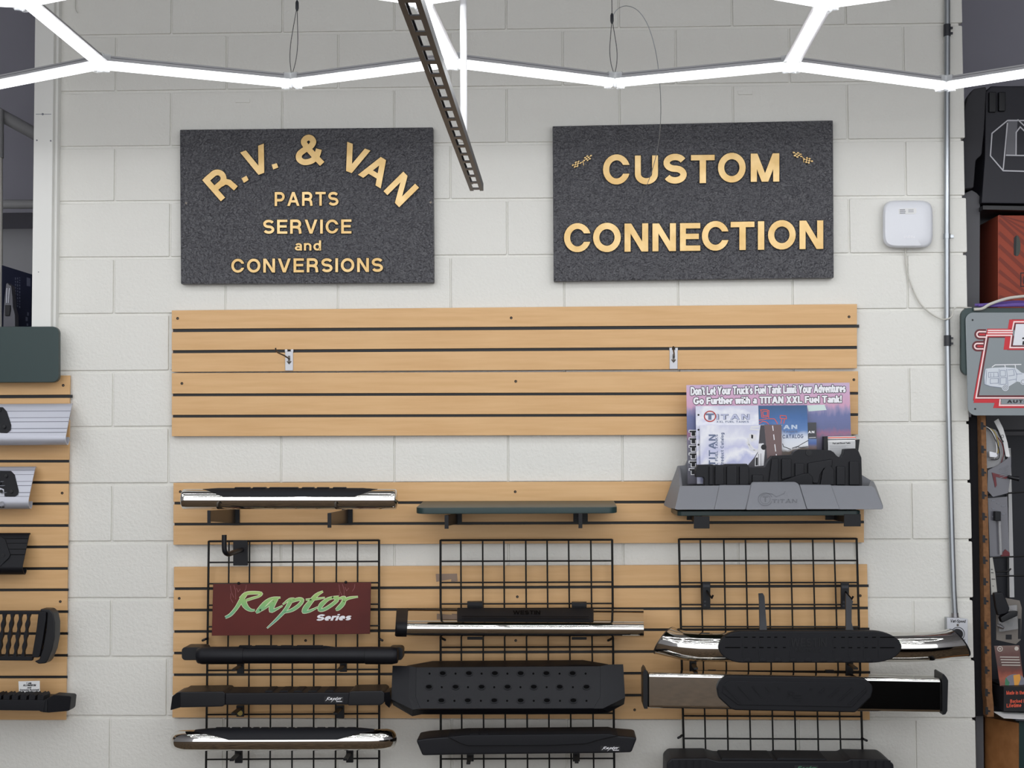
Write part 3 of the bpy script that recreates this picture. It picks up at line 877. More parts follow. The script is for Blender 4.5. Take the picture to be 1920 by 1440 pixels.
# ================================================================== brackets
def bracket(plate, tip, label, off1=.30, group=None, mt='navy', arm='steel', capm='navy'):
    """upright plate in the slots, an arm that comes out to the tip; boxes in pixels (x0, y0, x1, y1)"""
    c = P((plate[0] + plate[2]) / 2, plate[3], .02)
    t = thing('shelf_bracket', c, label, 'bracket', group)
    emit('plate', MB().rect(*plate, .0215, .030, .001), mt, t)
    xm = P((plate[0] + plate[2]) / 2, plate[3], .03).x
    q0, q1 = P(tip[0], tip[1], off1), P(tip[2], tip[3], off1)
    th = min(.0065, (q1.x - q0.x) * .8); xe = (q0.x + q1.x) / 2
    zt, zb = P(plate[0], plate[1], .03).z, P(plate[0], plate[3], .03).z
    sec = []
    for x, y, a, b in ((xm, -.030, zt, zb), (xe, -off1, q0.z, q1.z + .2 * (q0.z - q1.z))):
        sec.append([Vector((x - th / 2, y, a)), Vector((x + th / 2, y, a)), Vector((x + th / 2, y, b)), Vector((x - th / 2, y, b))])
    emit('arm', MB().loft(sec), arm, t, smooth=0)
    emit('end_tip', MB().rect(*tip, off1 - .004, off1 + .002, .0008), capm, t)
    return t


GB = 'brackets with long arms in the slots of the middle panel'
bracket((430, 955, 449, 981), (388.5, 957, 394.5, 983), 'bracket under the left part of the chrome tube with a black tread', .30, GB)
bracket((641, 955, 661, 981), (614, 962, 621, 989.5), 'bracket under the right part of the chrome tube with a black tread', .30, GB)
bracket((846, 962, 866, 982), (833.5, 966, 841, 991.5), 'bracket under the left part of the dark green shelf', .29, GB, arm='navy')
bracket((1075, 962, 1102, 980), (1084.6, 962, 1092, 990.5), 'bracket under the right part of the dark green shelf', .29, GB, arm='navy')
bracket((1288, 964, 1306, 975), (1301, 968, 1330.5, 991), 'wide bracket under the left part of the grey tank display', .29, GB, arm='navy')
bracket((1548, 962, 1584, 975), (1582.6, 964, 1614, 987), 'wide bracket under the right part of the grey tank display', .29, GB, arm='navy')

# ================================================================== shelves
def shelf(x0, x1, yt, yb, off, label, r=.035, lean=.014):
    a, b = P(x0, yt, off), P(x1, yt, off); zb = P(x0, yb, off).z
    X0, X1, z = a.x, b.x, (a.z + b.z) / 2
    pl = [Vector((X0, -.024, 0)), Vector((X1, -.024, 0))]
    for cx, a0 in ((X1 - r, 0), (X0 + r, -90)):
        for i in range(7):
            t = math.radians(a0 - 90 * i / 6); pl.append(Vector((cx + r * math.cos(t), -off + r + r * math.sin(t), 0)))
    tilt = lambda p: Vector((0, 0, lean * (off + p.y) / off))      # the shelf leans a little towards the room
    m = MB().solid([p + Vector((0, 0, z)) + tilt(p) for p in pl], [p + Vector((0, 0, zb)) + tilt(p) for p in pl], .003, 2)
    return tag(emit('shelf', m, 'green'), label, 'shelf', 'dark green shelves on the middle panel')


shelf(779, 1157.5, 951.5, 964, .29, 'empty dark green shelf with rounded front corners')
shelf(1270, 1615, 957.5, 967.5, .29, 'dark green shelf under the grey fuel tank display', .02, 0)

# ================================================================== running boards: helpers
def pad_on_tube(mb, x0, x1, yc0, yc1, off, r, front, back=-60, th=.004, n=24, lump=0):
    """rubber tread wrapped over a tube: front(u) = angle it comes down the front, in degrees from the top"""
    secs = []
    for i in range(n + 1):
        u = i / n; x = lerp(x0, x1, u); c = P(x, lerp(yc0, yc1, u), off); f = front(u)
        taper = min(1, 10 * u + .12, 10 * (1 - u) + .12)
        ang = [math.radians(lerp(f, back, k / 10)) for k in range(11)]
        o_ = [c + Vector((0, -(r + th * taper) * math.sin(t), (r + th * taper) * math.cos(t))) for t in ang]
        i_ = [c + Vector((0, -(r - .003) * math.sin(t), (r - .003) * math.cos(t))) for t in ang[::-1]]
        secs.append(o_ + i_)
    mb.loft(secs)
    return mb


def ridges(mb, spans, yc, off, r, a0=18, a1=-35, h=.004):
    for x0, x1 in spans:
        secs = []
        for x in (x0, x0 + 1.2, x1 - 1.2, x1):
            c = P(x, yc, off); k = h if x in (x0 + 1.2, x1 - 1.2) else 0
            ang = [math.radians(lerp(a0, a1, j / 6)) for j in range(7)]
            secs.append([c + Vector((0, -(r + k) * math.sin(t), (r + k) * math.cos(t))) for t in ang] + [c + Vector((0, -(r - .004) * math.sin(t), (r - .004) * math.cos(t))) for t in ang[::-1]])
        mb.loft(secs)
    return mb


def flatten(u, e=.12): return max(0, min(1, u / e, (1 - u) / e))


def script_label(root, x0, y0, x1, y1, off, ink='whiteink', name='brand_label'):
    l = emit(name, MB().rect(x0, y0, x1, y1, off - .001, off + .0008), 'ink', root, smooth=0)
    m = script_px(MB(), (x0 + 2, y0 + 1.5, x1 - 2, y1 - .5), off + .0012, grow=6)
    text_px(m, 'Series', (x0 + (x1 - x0) * .62, y1 - 1.2), (x1 - 2.5, y1 - 1.2), (x0 + (x1 - x0) * .62, y1 - 3.8), .24, off + .0013)
    emit('lettering', m, ink, root, smooth=0).parent = l


# ---- chrome tube with tread on the two long brackets
c = P(540, 955, .2)
t = thing('running_board', c, 'chrome tube running board with a black tread lying on two long brackets', 'running board')
r = 19 * mpp(.2)
emit('tube', MB().sweep([P(x, lerp(936, 936, (x - 345) / 395), .2) for x in (345, 352, 480, 610, 734, 741)], [r * .985] + [r] * 4 + [r * .985], 40, round_end=.28), 'chrome', t, smooth=50)
emit('tread', ridges(pad_on_tube(MB(), 381, 708, 936, 936, .2, r, lambda u: lerp(12, 74, flatten(u))), [(440, 470), (474, 500), (505, 560), (566, 590), (594, 618), (624, 650)], 936, .2, r + .003), 'blk2', t)

# ---- black board with rounded end blocks
c = P(548, 1245, .2)
t = thing('running_board', c, 'all black round running board just under the dark red script sign', 'running board')
rz = 15.3 * mpp(.2)
emit('bar', MB().sweep([P(x, 1228.5, .2) for x in (458, 520, 600, 686)], (lambda a: [a] * 4)((rz * 1.15, rz)), 32), 'blk', t, smooth=50)
emit('end_sleeve', MB().sweep([P(x, y, .2) for x, y in ((371, 1229.5), (380, 1229), (458, 1228.8))], [(rz * 1.0, rz * .9), (rz * 1.2, rz * 1.06), (rz * 1.2, rz * 1.06)], 32, round_end=.15), 'blk', t, smooth=50)
emit('end_sleeve', MB().sweep([P(x, 1229, .2) for x in (686, 735, 745)], [(rz * 1.2, rz * 1.06), (rz * 1.2, rz * 1.06), (rz * 1.05, rz * .93)], 32, round_end=.15), 'blk', t, smooth=50)
emit('end_cap', MB().prism(rrect(340.5, 1213.5, 384, 1238, 7), .10, .185, .006), 'blkgloss', t)
emit('end_cap', MB().prism(rrect(728, 1213.5, 755, 1238, 6), .11, .17, .006), 'blkgloss', t)
emit('tread', ridges(pad_on_tube(MB(), 442, 626, 1228.5, 1228.5, .2, rz, lambda u: lerp(5, 30, flatten(u))), [(448, 472), (478, 520), (526, 550), (556, 606)], 1228.5, .2, rz + .003, h=.003), 'blk2', t)

# ---- square black board with a small script label
c = P(528, 1330, .2)
t = thing('running_board', c, 'square black running board with moulded end caps and a small script label', 'running board')
emit('bar', MB().prism([(418, 1299.5), (658, 1298.5), (658, 1321.5), (418, 1322)], .10, .235, .004), 'blk', t)
emit('end_cap', MB().shape([(337, 1297.5, .236), (418, 1296.5, .243), (422, 1299.5, .243), (422, 1321.5, .243), (417, 1325, .243), (337.5, 1327, .236)], (0, .14, 0), .004), 'blkgloss', t)
emit('end_cap', MB().shape([(322.5, 1306, .21), (331, 1299, .22), (340, 1297, .237), (339, 1326.5, .236), (319, 1332, .21)], (0, .10, 0), .003), 'blkgloss', t)
emit('end_cap', MB().shape([(654, 1298, .242), (660, 1296, .242), (716, 1295, .240), (721, 1299, .240), (721, 1317, .240), (714, 1322.5, .240), (652, 1323, .242)], (0, .14, 0), .004), 'blkgloss', t)
emit('end_cap', MB().shape([(719, 1299, .236), (731, 1297, .20), (732.5, 1313, .20), (730, 1328.5, .19), (722, 1321, .236)], (0, .10, 0), .003), 'blkgloss', t)
m = MB()
for a, b in ((494, 514), (521, 543), (548, 569), (575, 597), (606, 628)): m.prism([(a, 1299.5), (a + 4, 1295.2), (b - 4, 1295), (b, 1299.2)], .12, .215, .001)
emit('tread', m, 'blk2', t)
script_label(t, 608, 1305.5, 644, 1317.5, .2355)

# ---- chrome tube with tread at the bottom of the first grid
c = P(532, 1408, .2)
t = thing('running_board', c, 'chrome running board with bent ends and a long black tread, lowest on its grid', 'running board')
r = 19.2 * mpp(.2)
pts = [(336, 1388.5, .165), (341, 1388.5, .178), (352, 1388.3, .192), (370, 1388, .2), (430, 1388, .2), (532, 1387.8, .2), (640, 1387.3, .2), (692, 1387, .2), (712, 1386.5, .192), (724, 1386, .178), (730, 1386, .165)]
emit('tube', MB().sweep([P(*q) for q in pts], [r * .97, r, r, r, r, r, r, r, r, r, r * .97], 40, round_end=.25), 'chrome', t, smooth=50)
emit('tread', ridges(pad_on_tube(MB(), 366, 702, 1388, 1387, .2, r, lambda u: lerp(20, 78, flatten(u, .2)), th=.006, n=40), [(404, 430), (434, 450), (453, 470), (474, 486), (489, 504), (508, 537), (540, 552), (556, 590), (594, 610), (614, 630), (634, 646), (650, 668)], 1387.5, .2, r + .005, h=.003, a0=8), 'blk2', t)

# ---- polished flat oval board in the middle
c = P(975, 1194, .2)
t = thing('running_board', c, 'polished flat oval running board with a black tread plate and one black end cap', 'running board')
PROF = [(.105, 1141), (.15, 1150), (.19, 1158.8), (.212, 1163.6), (.226, 1167.5), (.235, 1172.5), (.2385, 1178), (.2365, 1183.5), (.229, 1188.5), (.215, 1192), (.19, 1193), (.14, 1188), (.105, 1180), (.095, 1160)]
PROF = [(o, y) for o, y in spline(PROF + [PROF[0]], 3)][:-1]


def oval_sec(x, k=0.0, g=1.0):
    cy = 1167; return [P(x + (1165 - y) * .06 * (1 if x < 900 else -.2), cy + (y - cy) * g + k, .17 + (o - .17) * g) for o, y in PROF]


emit('tube', MB().loft([oval_sec(x, (x - 760) / 448 * 1.6) for x in (762, 850, 980, 1110, 1207)]), 'chrome', t, smooth=50)
emit('end_cap', MB().loft([oval_sec(742, 0, .94), oval_sec(745, 0, 1.02), oval_sec(764, 0, 1.03)]), 'blk', t, smooth=50)
m = MB()
pf = [(.108, 1139.5), (.15, 1147), (.19, 1156), (.2125, 1161), (.219, 1164)]
m.loft([[P(x, y + (x - 860) / 260 * .9 + d, o) for o, y in pf] + [P(x, y + (x - 860) / 260 * .9 + 3.5, o - .004) for o, y in pf[::-1]] for x, d in ((857, 2.2), (859, 0), (1111, 0), (1113, 2.2))])
emit('tread', m, 'blk2', t)
poff = lambda x, y: .1093 + (y - 1139.5) * .0054 + .0012
m = MB()
for yy in (1155, 1159.5): m.flat([(866, yy), (1104, yy + .9), (1104, yy + 1.7), (866, yy + .8)], poff)
emit('grip_pattern', m, 'void', t, smooth=0)
emit('lettering', text_px(MB(), 'WESTIN', (962, 1151.5), (1013, 1151.7), (962, 1144.5), .2, poff), 'void', t, smooth=0)

# ---- perforated drop step
c = P(953, 1343, .2)
t = thing('step_board', c, 'wide black drop step with a field of punched holes', 'running board')
fo = lambda y, d=0: .165 + (y - 1249) / 80 * .06 + d
A = lambda x, y, d=0: (x, y, fo(y) - max(0, 776 - x, x - 1132) / 40 * .014)
m = MB()
m.shape([A(780, 1251), A(1126, 1249), A(1126, 1306), A(1113, 1328.5), A(788, 1329), A(779.5, 1307)], bevel=.001)
m.shape([A(768, 1249.2, -.01), A(780, 1251), A(779.5, 1307), A(788, 1329), A(773.5, 1330.5), A(766, 1306.5, -.01)])
m.shape([A(736, 1248.5, -.015), A(768, 1249.2, -.01), A(766, 1306.5, -.01), A(773.5, 1330.5), A(733.5, 1311, -.02)])
m.shape([A(1126, 1249), A(1139, 1246.5, -.008), A(1140, 1306, -.008), A(1130, 1328.5), A(1113, 1328.5), A(1126, 1306)])
m.shape([A(1139, 1246.5, -.008), A(1168.5, 1246, -.015), A(1172, 1308, -.02), A(1130, 1328.5), A(1140, 1306, -.008)])
emit('step_plate', m, 'blk', t, smooth=0)
m = MB()
m.shape([(733.5, 1311, fo(1311, -.02)), (773.5, 1330.5, fo(1330)), (773, 1343, fo(1330) - .03), (737, 1322, fo(1311) - .05)], (0, .05, .0))
m.shape([(773.5, 1330.5, fo(1330)), (1130, 1328.5, fo(1328)), (1142, 1335.5, fo(1328) - .03), (1112, 1338.5, fo(1328) - .02), (790, 1339.5, fo(1328) - .02), (773, 1343, fo(1330) - .03)], (0, .05, 0))
m.shape([(1130, 1328.5, fo(1328)), (1172, 1308, fo(1308, -.02)), (1170, 1320.5, fo(1308) - .05), (1142, 1335.5, fo(1328) - .03)], (0, .05, 0))
m.shape([(763, 1248.5, .15), (811, 1240, .10), (1093, 1238.2, .10), (1140, 1246, .15), (1126, 1249.5, .163), (780, 1251.5, .163)], (0, .01, 0))
emit('lip', m, 'blkgloss', t, smooth=0)
big, small = [], []
for y, bl, sl_ in ((1262.5, (660, 955, 1247, 1537, 1827, 2122), (512, 805, 1098, 1388, 1680, 1975, 2268)), (1288, (505, 805, 1097, 1390, 1685, 1977, 2278), (650, 945, 1240, 1535, 1830, 2125)),
                   (1313.5, (645, 942, 1240, 1537, 1833, 2130), (495, 792, 1090, 1385, 1685, 1980, 2278))):
    big += [(720 + x / 6, y) for x in bl]; small += [(720 + x / 6, y + .5) for x in sl_]
m = MB()
for x, y in big:
    o = fo(y)
    m.slot = 0; m.shape([(a, b, fo(b, .0035)) for a, b in disc(x, y, 7.6, 14, 5.2)], (0, .004, 0))
    m.slot = 1; m.shape([(a, b, fo(b, .0041)) for a, b in disc(x, y - .4, 5.6, 12, 3.6)], (0, .003, 0))
m.slot = 1
for x, y in small: m.shape([(a, b, fo(b, .0006)) for a, b in disc(x, y, 2, 10)], (0, .003, 0))
emit('grip_pattern', m, ['blk2', 'void'], t, smooth=0)

# ---- tapered black board with a small script label
c = P(987, 1418, .2)
t = thing('running_board', c, 'black running board with slanted ends low on the second wire grid', 'running board')
emit('bar', MB().prism([(780, 1388), (800, 1384.5), (842, 1381.5), (1150, 1379), (1188, 1382), (1194.5, 1384), (1184, 1411), (1140, 1412.5), (850, 1415.5), (792, 1417)], .10, .24, .006), 'blk', t)
m = MB().prism([(838, 1382), (872, 1378.5), (1142, 1376), (1160, 1380), (1124, 1388), (1098, 1395.5), (1030, 1398.5), (876, 1399), (862, 1394)], .12, .249, .004)
for a, b in ((880, 898), (901, 916), (919, 936), (941, 990), (1040, 1058), (1061, 1076), (1079, 1096)): m.prism([(a, 1380), (a + 1, 1376.3), (b - 1, 1376), (b, 1380)], .13, .235, .001)
emit('tread', m, 'blk2', t)
script_label(t, 1126, 1398.5, 1163, 1409, .2405)

# ---- big chrome tube with long oval tread
c = P(1520, 1242, .2)
t = thing('running_board', c, 'big chrome tube running board with a long oval black tread', 'running board')
r = 27.0 * mpp(.2)
pts = [(1247, 1201, .155), (1268, 1207, .176), (1286, 1210.8, .19), (1310, 1212.8, .2), (1345, 1213.2, .2), (1450, 1213.2, .2), (1600, 1213.2, .2), (1700, 1213, .2), (1735, 1212.5, .195), (1755, 1211, .187), (1772, 1208.5, .178), (1795, 1205, .163)]
rr = [r * .96, r * .985] + [r] * 7 + [r * .985, r * .97, r * .95]
tm = MB().sweep([P(*q) for q in pts], rr, 48)


def mitre(vs, k, dx=0):
    zc = sum(v.z for v in vs) / len(vs)
    return [Vector((v.x + dx + k * (v.z - zc), v.y, v.z)) for v in vs]


el, er = mitre(tm.v[:48], .43), mitre(tm.v[-48:], -.52)             # both ends are cut at a slant
tm.v[:48] = el; tm.v[-48:] = er
emit('tube', tm, 'chrome', t, smooth=60)
emit('end_cap', MB().loft([[v + Vector((.0008, 0, 0)) for v in er], [v + Vector((.006, .002, 0)) for v in er]]), 'blkgloss', t)
emit('end_cap', MB().loft([[v + Vector((-.0008, 0, 0)) for v in el], [v + Vector((-.005, .002, 0)) for v in el]]), 'steel', t)


def superoval(x0, x1, y0, y1, p=2.6, n=44):
    ym, b_ = (y0 + y1) / 2, (y1 - y0) / 2
    return [(x1 - 58 + 58 * math.cos(math.radians(k)), ym + b_ * math.sin(math.radians(k))) for k in range(-90, 91, 9)] + [(x0 + 46 + 46 * math.cos(math.radians(k)), ym + b_ * math.sin(math.radians(k))) for k in range(90, 271, 9)]


emit('tread', MB().prism(superoval(1347.5, 1691, 1183.5, 1243, 2.3), .225, .264, .009, 3), 'blk2', t)
m = MB()
for row, yy in ((0, 1194.7), (1, 1214.2)):
    m = MB()
    for a, b in ((945, 1130), (1160, 1210), (1250, 1300), (1330, 1390), (1420, 1470), (1500, 1545), (1595, 1640)): m.rect(1200 + a / 6 + 2, yy - .9, 1200 + b / 6, yy + .9, .262, .2646)
    emit('groove_row', m, 'void', t, smooth=0); m = MB()
    for a, b in ((380, 415), (465, 515), (545, 600), (645, 690), (725, 775), (810, 865), (900, 1075)): m.rect(1500 + a / 6, yy - .7, 1500 + b / 6 - 2, yy + 1.1, .262, .2646)
    emit('groove_row', m, 'void', t, smooth=0)
m = MB()
for i in range(9):
    x = 1402 + i * 28.4
    m.prism([(x + 7 * math.cos(math.radians(k)), 1240 - 6.5 * math.sin(math.radians(k))) for k in range(0, 181, 20)], .255, .2665, .001)
for x in (1393, 1424, 1453, 1482, 1563, 1592, 1620, 1648): m.rect(x - 1, 1199, x + 1, 1211, .262, .2655); m.rect(x - 1, 1219, x + 1, 1232, .262, .2655)
emit('grip_rib', m, 'blk', t, smooth=0)
emit('lettering', text_px(MB(), 'WESTIN', (1483, 1212.5), (1550, 1212.8), (1483, 1196.5), .2, .262, .0036, track=.12), 'blkgloss', t, smooth=0)
emit('lettering', text_px(MB(), 'PRO TRAXX', (1491, 1222.5), (1540, 1222.8), (1491, 1216.5), .2, .262, .0032, track=.16), 'blkgloss', t, smooth=0)
for q, rod_ in (([(1422.5, 1113, .15), (1430.5, 1112.5, .15), (1433.5, 1118, .155), (1438.5, 1186, .225), (1424.5, 1186, .225), (1423.5, 1130, .165)], ((1419.5, 1096, .13), (1421.5, 1130, .155))),
                ([(1586, 1112, .15), (1600, 1128, .16), (1598, 1133, .165), (1597, 1143, .175), (1597, 1167, .205), (1602, 1186, .225), (1586, 1186, .225)], ((1605.5, 1096, .10), (1603, 1130, .15)))):
    a_ = MB().shape(q, (0, .012, 0), .0012)
    emit('mounting_arm', a_, 'strut', t)

# ---- square chrome bar with an eight-sided tread
c = P(1490, 1340, .2)
t = thing('running_board', c, 'square chrome running board with an eight-sided black tread and black end plates', 'running board')
emit('bar', MB().prism([(1213, 1262), (1768, 1272.5), (1768, 1337), (1213, 1328.5)], .165, .25, .012, 4), 'chrome', t, smooth=40)
emit('end_plate', MB().prism([(1205.5, 1261), (1209, 1254.5), (1212, 1257), (1214.5, 1262), (1214.5, 1329), (1208, 1329), (1206, 1324)], .15, .256, .001), 'blkgloss', t)
emit('end_plate', MB().prism([(1767, 1265.5), (1769.5, 1263.5), (1775, 1270), (1778, 1276), (1776.5, 1333), (1773, 1339.5), (1767.5, 1340.5)], .15, .256, .001), 'blkgloss', t)
emit('tread', MB().prism([(1344, 1289), (1349, 1277), (1361, 1267), (1611, 1270.5), (1624, 1274), (1636, 1286), (1636.5, 1296), (1633, 1308), (1604, 1336), (1379, 1332), (1370, 1329), (1347, 1308)], .246, .268, .005, 3), 'blk2', t)
m = MB().prism([(1356, 1284), (1365, 1277), (1608, 1280), (1622, 1286), (1626, 1296), (1598, 1326), (1384, 1322), (1354, 1299)], .266, .2705, .002)
for a, b, c_, d in ((1358, 1287, 1388, 1317), (1385, 1287, 1407, 1311), (1411, 1287, 1426, 1304), (1436, 1288, 1444, 1297), (1459, 1288, 1462, 1291)):
    for q in stroke([(a, b), (c_, d)], 2.6): m.prism(q, .269, .2735)
for a, b, c_, d in ((1624, 1292, 1591, 1321), (1598, 1291, 1573, 1314), (1573, 1291, 1555, 1307), (1546, 1291, 1537, 1299), (1522, 1291, 1519, 1294)):
    for q in stroke([(a, b), (c_, d)], 2.6): m.prism(q, .269, .2735)
text_px(m, 'R', (1477, 1308), (1489, 1308.5), (1478, 1295), .16, .2702, .0022)
for yy in (1303, 1308, 1313):
    for q in stroke([(1489, yy), (1503, yy + .3)], 1.6): m.prism(q, .2702, .2722)
for q in stroke([(1488, 1297), (1489.5, 1312)], 1.4): m.prism(q, .2702, .2722)
emit('tread_relief', m, 'blk2', t)

# ---- black board cut by the lower edge of the frame
c = P(1464, 1490, .2)
t = thing('running_board', c, 'black ribbed running board at the bottom of the third wire grid', 'running board')
emit('bar', MB().prism([(1249, 1485), (1250, 1431), (1259, 1422), (1327, 1421.5), (1346, 1427), (1588, 1427), (1594, 1423), (1664, 1424.5), (1676, 1433), (1678.5, 1485)], .08, .25, .006), 'blk', t)
m = MB()
for a, b in ((1351, 1452), (1455, 1552)): m.prism([(a, 1428), (a + 3, 1421.5), (b - 3, 1422.5), (b, 1428)], .10, .235, .002)
for i in range(5): m.rect(1598 + i * 15, 1426, 1610 + i * 15, 1480, .248, .2525, .001)
for i in range(5): m.rect(1262 + i * 13, 1426, 1272 + i * 13, 1480, .248, .2525, .001)
emit('tread', m, 'blk2', t)
script_label(t, 1490, 1435, 1534, 1452, .2505, 'teal')

# ================================================================== small brackets that hold the boards on the grids
def grid_bracket(x0, y0, x1, y1, label, off1=.19, up=0, sticker=False, cat='bracket'):
    c = P((x0 + x1) / 2, y1, .07)
    t = thing('grid_bracket', c, label, cat, 'black brackets hooked on the wire grids')
    emit('plate', MB().rect(x0, y0, x1, y1, .0625, .074, .001), 'navy', t)
    a = P((x0 + x1) / 2, y0 + 3, .074)
    w = P(x1, y0, .074).x - P(x0, y0, .074).x
    emit('arm', MB().box((a.x, -(.074 + off1) / 2, a.z - .004), (w * .55, off1 - .074, .007), .0008), 'navy', t)
    if sticker: emit('sticker', MB().prism(disc((x0 + x1) / 2, y1 - 7, 5, 16), .0738, .0748), 'gold', t, label='round yellow sticker')
    return t


for i, q in enumerate(((444, 1243, 457, 1263, 'left bracket under the all black round running board'), (637, 1243, 650, 1260, 'right bracket under the all black round running board'),
                       (443, 1323, 457, 1344, 'left bracket with a yellow sticker under the square black board'), (630, 1323, 645, 1347, 'right bracket under the square black board with a script label'),
                       (440, 1408, 454, 1431, 'left bracket under the lower chrome board with bent ends'), (649, 1407, 662, 1430, 'right bracket under the lower chrome board with bent ends'),
                       (875, 1414, 888, 1428, 'left bracket under the black board with slanted ends'), (1074, 1412, 1087, 1428, 'right bracket under the black board with slanted ends'),
                       (1293, 1240, 1306, 1262, 'left bracket under the big chrome tube with the oval tread'), (1586, 1240, 1600, 1264, 'right bracket under the big chrome tube with the oval tread'))):
    grid_bracket(*q, sticker=(i == 2), off1=.18)
for x0, x1, yt, yb, lab in ((876, 905, 1128, 1199.5, 'left clamp holding the polished flat oval board'), (1072, 1100, 1129, 1199.5, 'right clamp holding the polished flat oval board')):
    c = P((x0 + x1) / 2, yb, .08)
    t = thing('grid_bracket', c, lab, 'bracket', 'black brackets hooked on the wire grids')
    emit('plate', MB().rect(x0, yt, x1, yb, .0625, .088, .001), 'navy', t)
    emit('hook', MB().prism([(x0, yt), (x1, yt + 2), (x1, yt + 9), (x0, yt + 8)], .0875, .098, .001), 'navy', t)
for x0, x1, y0, y1, lab in ((1317, 1332, 1091, 1140, 'tall black bracket on the third grid, nearer the second grid'), (1577, 1592, 1093, 1141, 'tall black bracket on the third grid beside its right edge')):
    c = P((x0 + x1) / 2, y1, .07)
    t = thing('grid_bracket', c, lab, 'bracket', 'black brackets hooked on the wire grids')
    emit('plate', MB().rect(x0, y0, x1, y1, .0625, .074, .001), 'navy', t)
    p = P((x0 + x1) / 2 + 1, y0 + 17, .074)
    emit('hook', MB().sweep([p, p + Vector((.006, -.03, -.012)), p + Vector((.012, -.045, -.02)), p + Vector((.016, -.048, -.010))], .0035, 8), 'navy', t)
    m = MB().rect(x0 + 1, y0 + 5, x1 - 1, y0 + 10, .0738, .0752); m.prism(disc(x0 + 5, y1 - 12, 2, 8), .0738, .0752); m.prism(disc(x0 + 5, y1 - 5, 2, 8), .0738, .0752)
    emit('bolt', m, 'strut', t)
for x0, x1, lab in ((1328, 1343, 'small flat clip on the grid above the square chrome bar, left one'), (1548, 1564, 'small flat clip on the grid above the square chrome bar, right one')):
    tag(emit('grid_clip', MB().rect(x0, 1256.5, x1, 1262, .0625, .078, .0012), 'navy'), lab, 'clip', 'flat clips above the square chrome bar')

# black J hook at the top of the first grid
t = thing('grid_hook', P(451, 1060, .07), 'thick black J-shaped hook at the top of the first wire grid', 'hook')
emit('plate', MB().rect(437, 1013, 464, 1060.5, .0625, .075, .0015), 'navy', t)
p = P(453, 1031, .075)
k = [P(453, 1031, .075), P(446, 1033, .12), P(437, 1036, .18), P(429, 1039, .22), P(423, 1036, .24), P(420.5, 1028, .245), P(420.5, 1003, .245)]
emit('prong', MB().sweep([Vector(v) for v in spline([tuple(v) for v in k], 4)], .0085, 12), 'blkgloss', t)

# dark red sign with the brush script
t = thing('script_sign', P(546, 1192, .08), 'dark red sign with green brush script hanging on the first wire grid', 'sign')
OS = .082
emit('board', MB().prism([(399.5, 1095), (695.5, 1092), (693.5, 1188.5), (397, 1192)], OS - .006, OS, .0008), 'redboard', t, smooth=0)
sx0, sy0, ss = 390, 1085, 1 / 6.194
bx = (sx0 + 190 * ss, sy0 + 148 * ss, sx0 + 1742 * ss, sy0 + 576 * ss)
gm = print_mat('script_green', 'Z', [(0.0, (86, 150, 148)), (.35, (104, 172, 132)), (.62, (128, 184, 112)), (1.0, (176, 206, 112))], rough=.3)
emit('script_edge', script_px(MB(), bx, OS + .0004, grow=11), mat('cream_edge', (226, 232, 190), .3), t, smooth=0)
emit('script_lettering', script_px(MB(), bx, OS + .0008), gm, t, smooth=0)
emit('lettering', text_px(MB(), 'Series', (591.5, 1164), (657, 1163), (592.5, 1152), .25, OS + .0006, shear=.22, track=.04), 'whiteink', t, smooth=0)
m = MB()
for dx in (0, 203.5):
    for q in ((260, 80, 270, 150, 300, 220), (300, 75, 320, 140, 322, 240), (330, 110, 350, 155, 375, 120), (445, 75, 440, 120, 415, 160), (265, 170, 262, 230, 290, 280)):
        for s_ in stroke([(sx0 + q[j] * ss + dx, sy0 + q[j + 1] * ss - dx / 203.5 * 2) for j in (0, 2, 4)], .7): m.flat(s_, OS + .0003)
emit('scuff', m, 'scuff', t, smooth=0)
for x, y in ((447.5, 1093.5), (648.5, 1091.5)): emit('clip', MB().sweep([P(x, y, .067), P(x, y, OS + .006)], .005, 12, round_end=.6), 'navy', t)
# ================================================================== fuel tank display on its shelf
def tz(x, y): return 1240 + x / 4.364, 700 + y / 4.364


def TZ(*q): return [tz(*p) for p in q]


t = thing('display_tray', P(1450, 955, .2), 'grey moulded half fuel tank used as a tray for leaflets', 'display tray')
fo_ = lambda y: .25 + (y - 905) / 50 * .075
F = lambda x, y, d=0: (*tz(x, y), fo_(tz(x, y)[1]) + d)
m = MB().shape([F(150, 921), F(470, 918), F(1415, 918), F(1722, 921), F(1748, 938), F(1812, 1085), F(1815, 1106), F(1806, 1113), F(130, 1116), F(110, 1110)], (0, .012, 0), .003)
bk = lambda x, y, o: (*tz(x, y), o)
m.shape([bk(150, 921, .25), F(130, 1116), bk(60, 1100, .24), bk(22, 1082, .10), bk(20, 1060, .10), bk(78, 905, .10), bk(132, 758, .075)], (.010, .006, 0), .002)
m.shape([bk(1722, 921, .25), bk(1735, 880, .10), bk(1760, 930, .10), bk(1815, 1085, .16), F(1815, 1106), F(1748, 938)], (-.010, .006, 0), .002)
m.shape([bk(132, 758, .07), bk(195, 752, .07), bk(222, 690, .07), bk(1640, 830, .07), bk(1690, 860, .07), bk(1740, 890, .07), bk(1780, 1075, .07), bk(60, 1075, .07)], (0, .012, 0), .002)
a, b = P(*tz(90, 1113), .325), P(*tz(1800, 1110), .325)
m.box(((a.x + b.x) / 2, -.19, a.z + .016), (b.x - a.x - .03, .22, .010))
emit('body', m, 'tank', t)
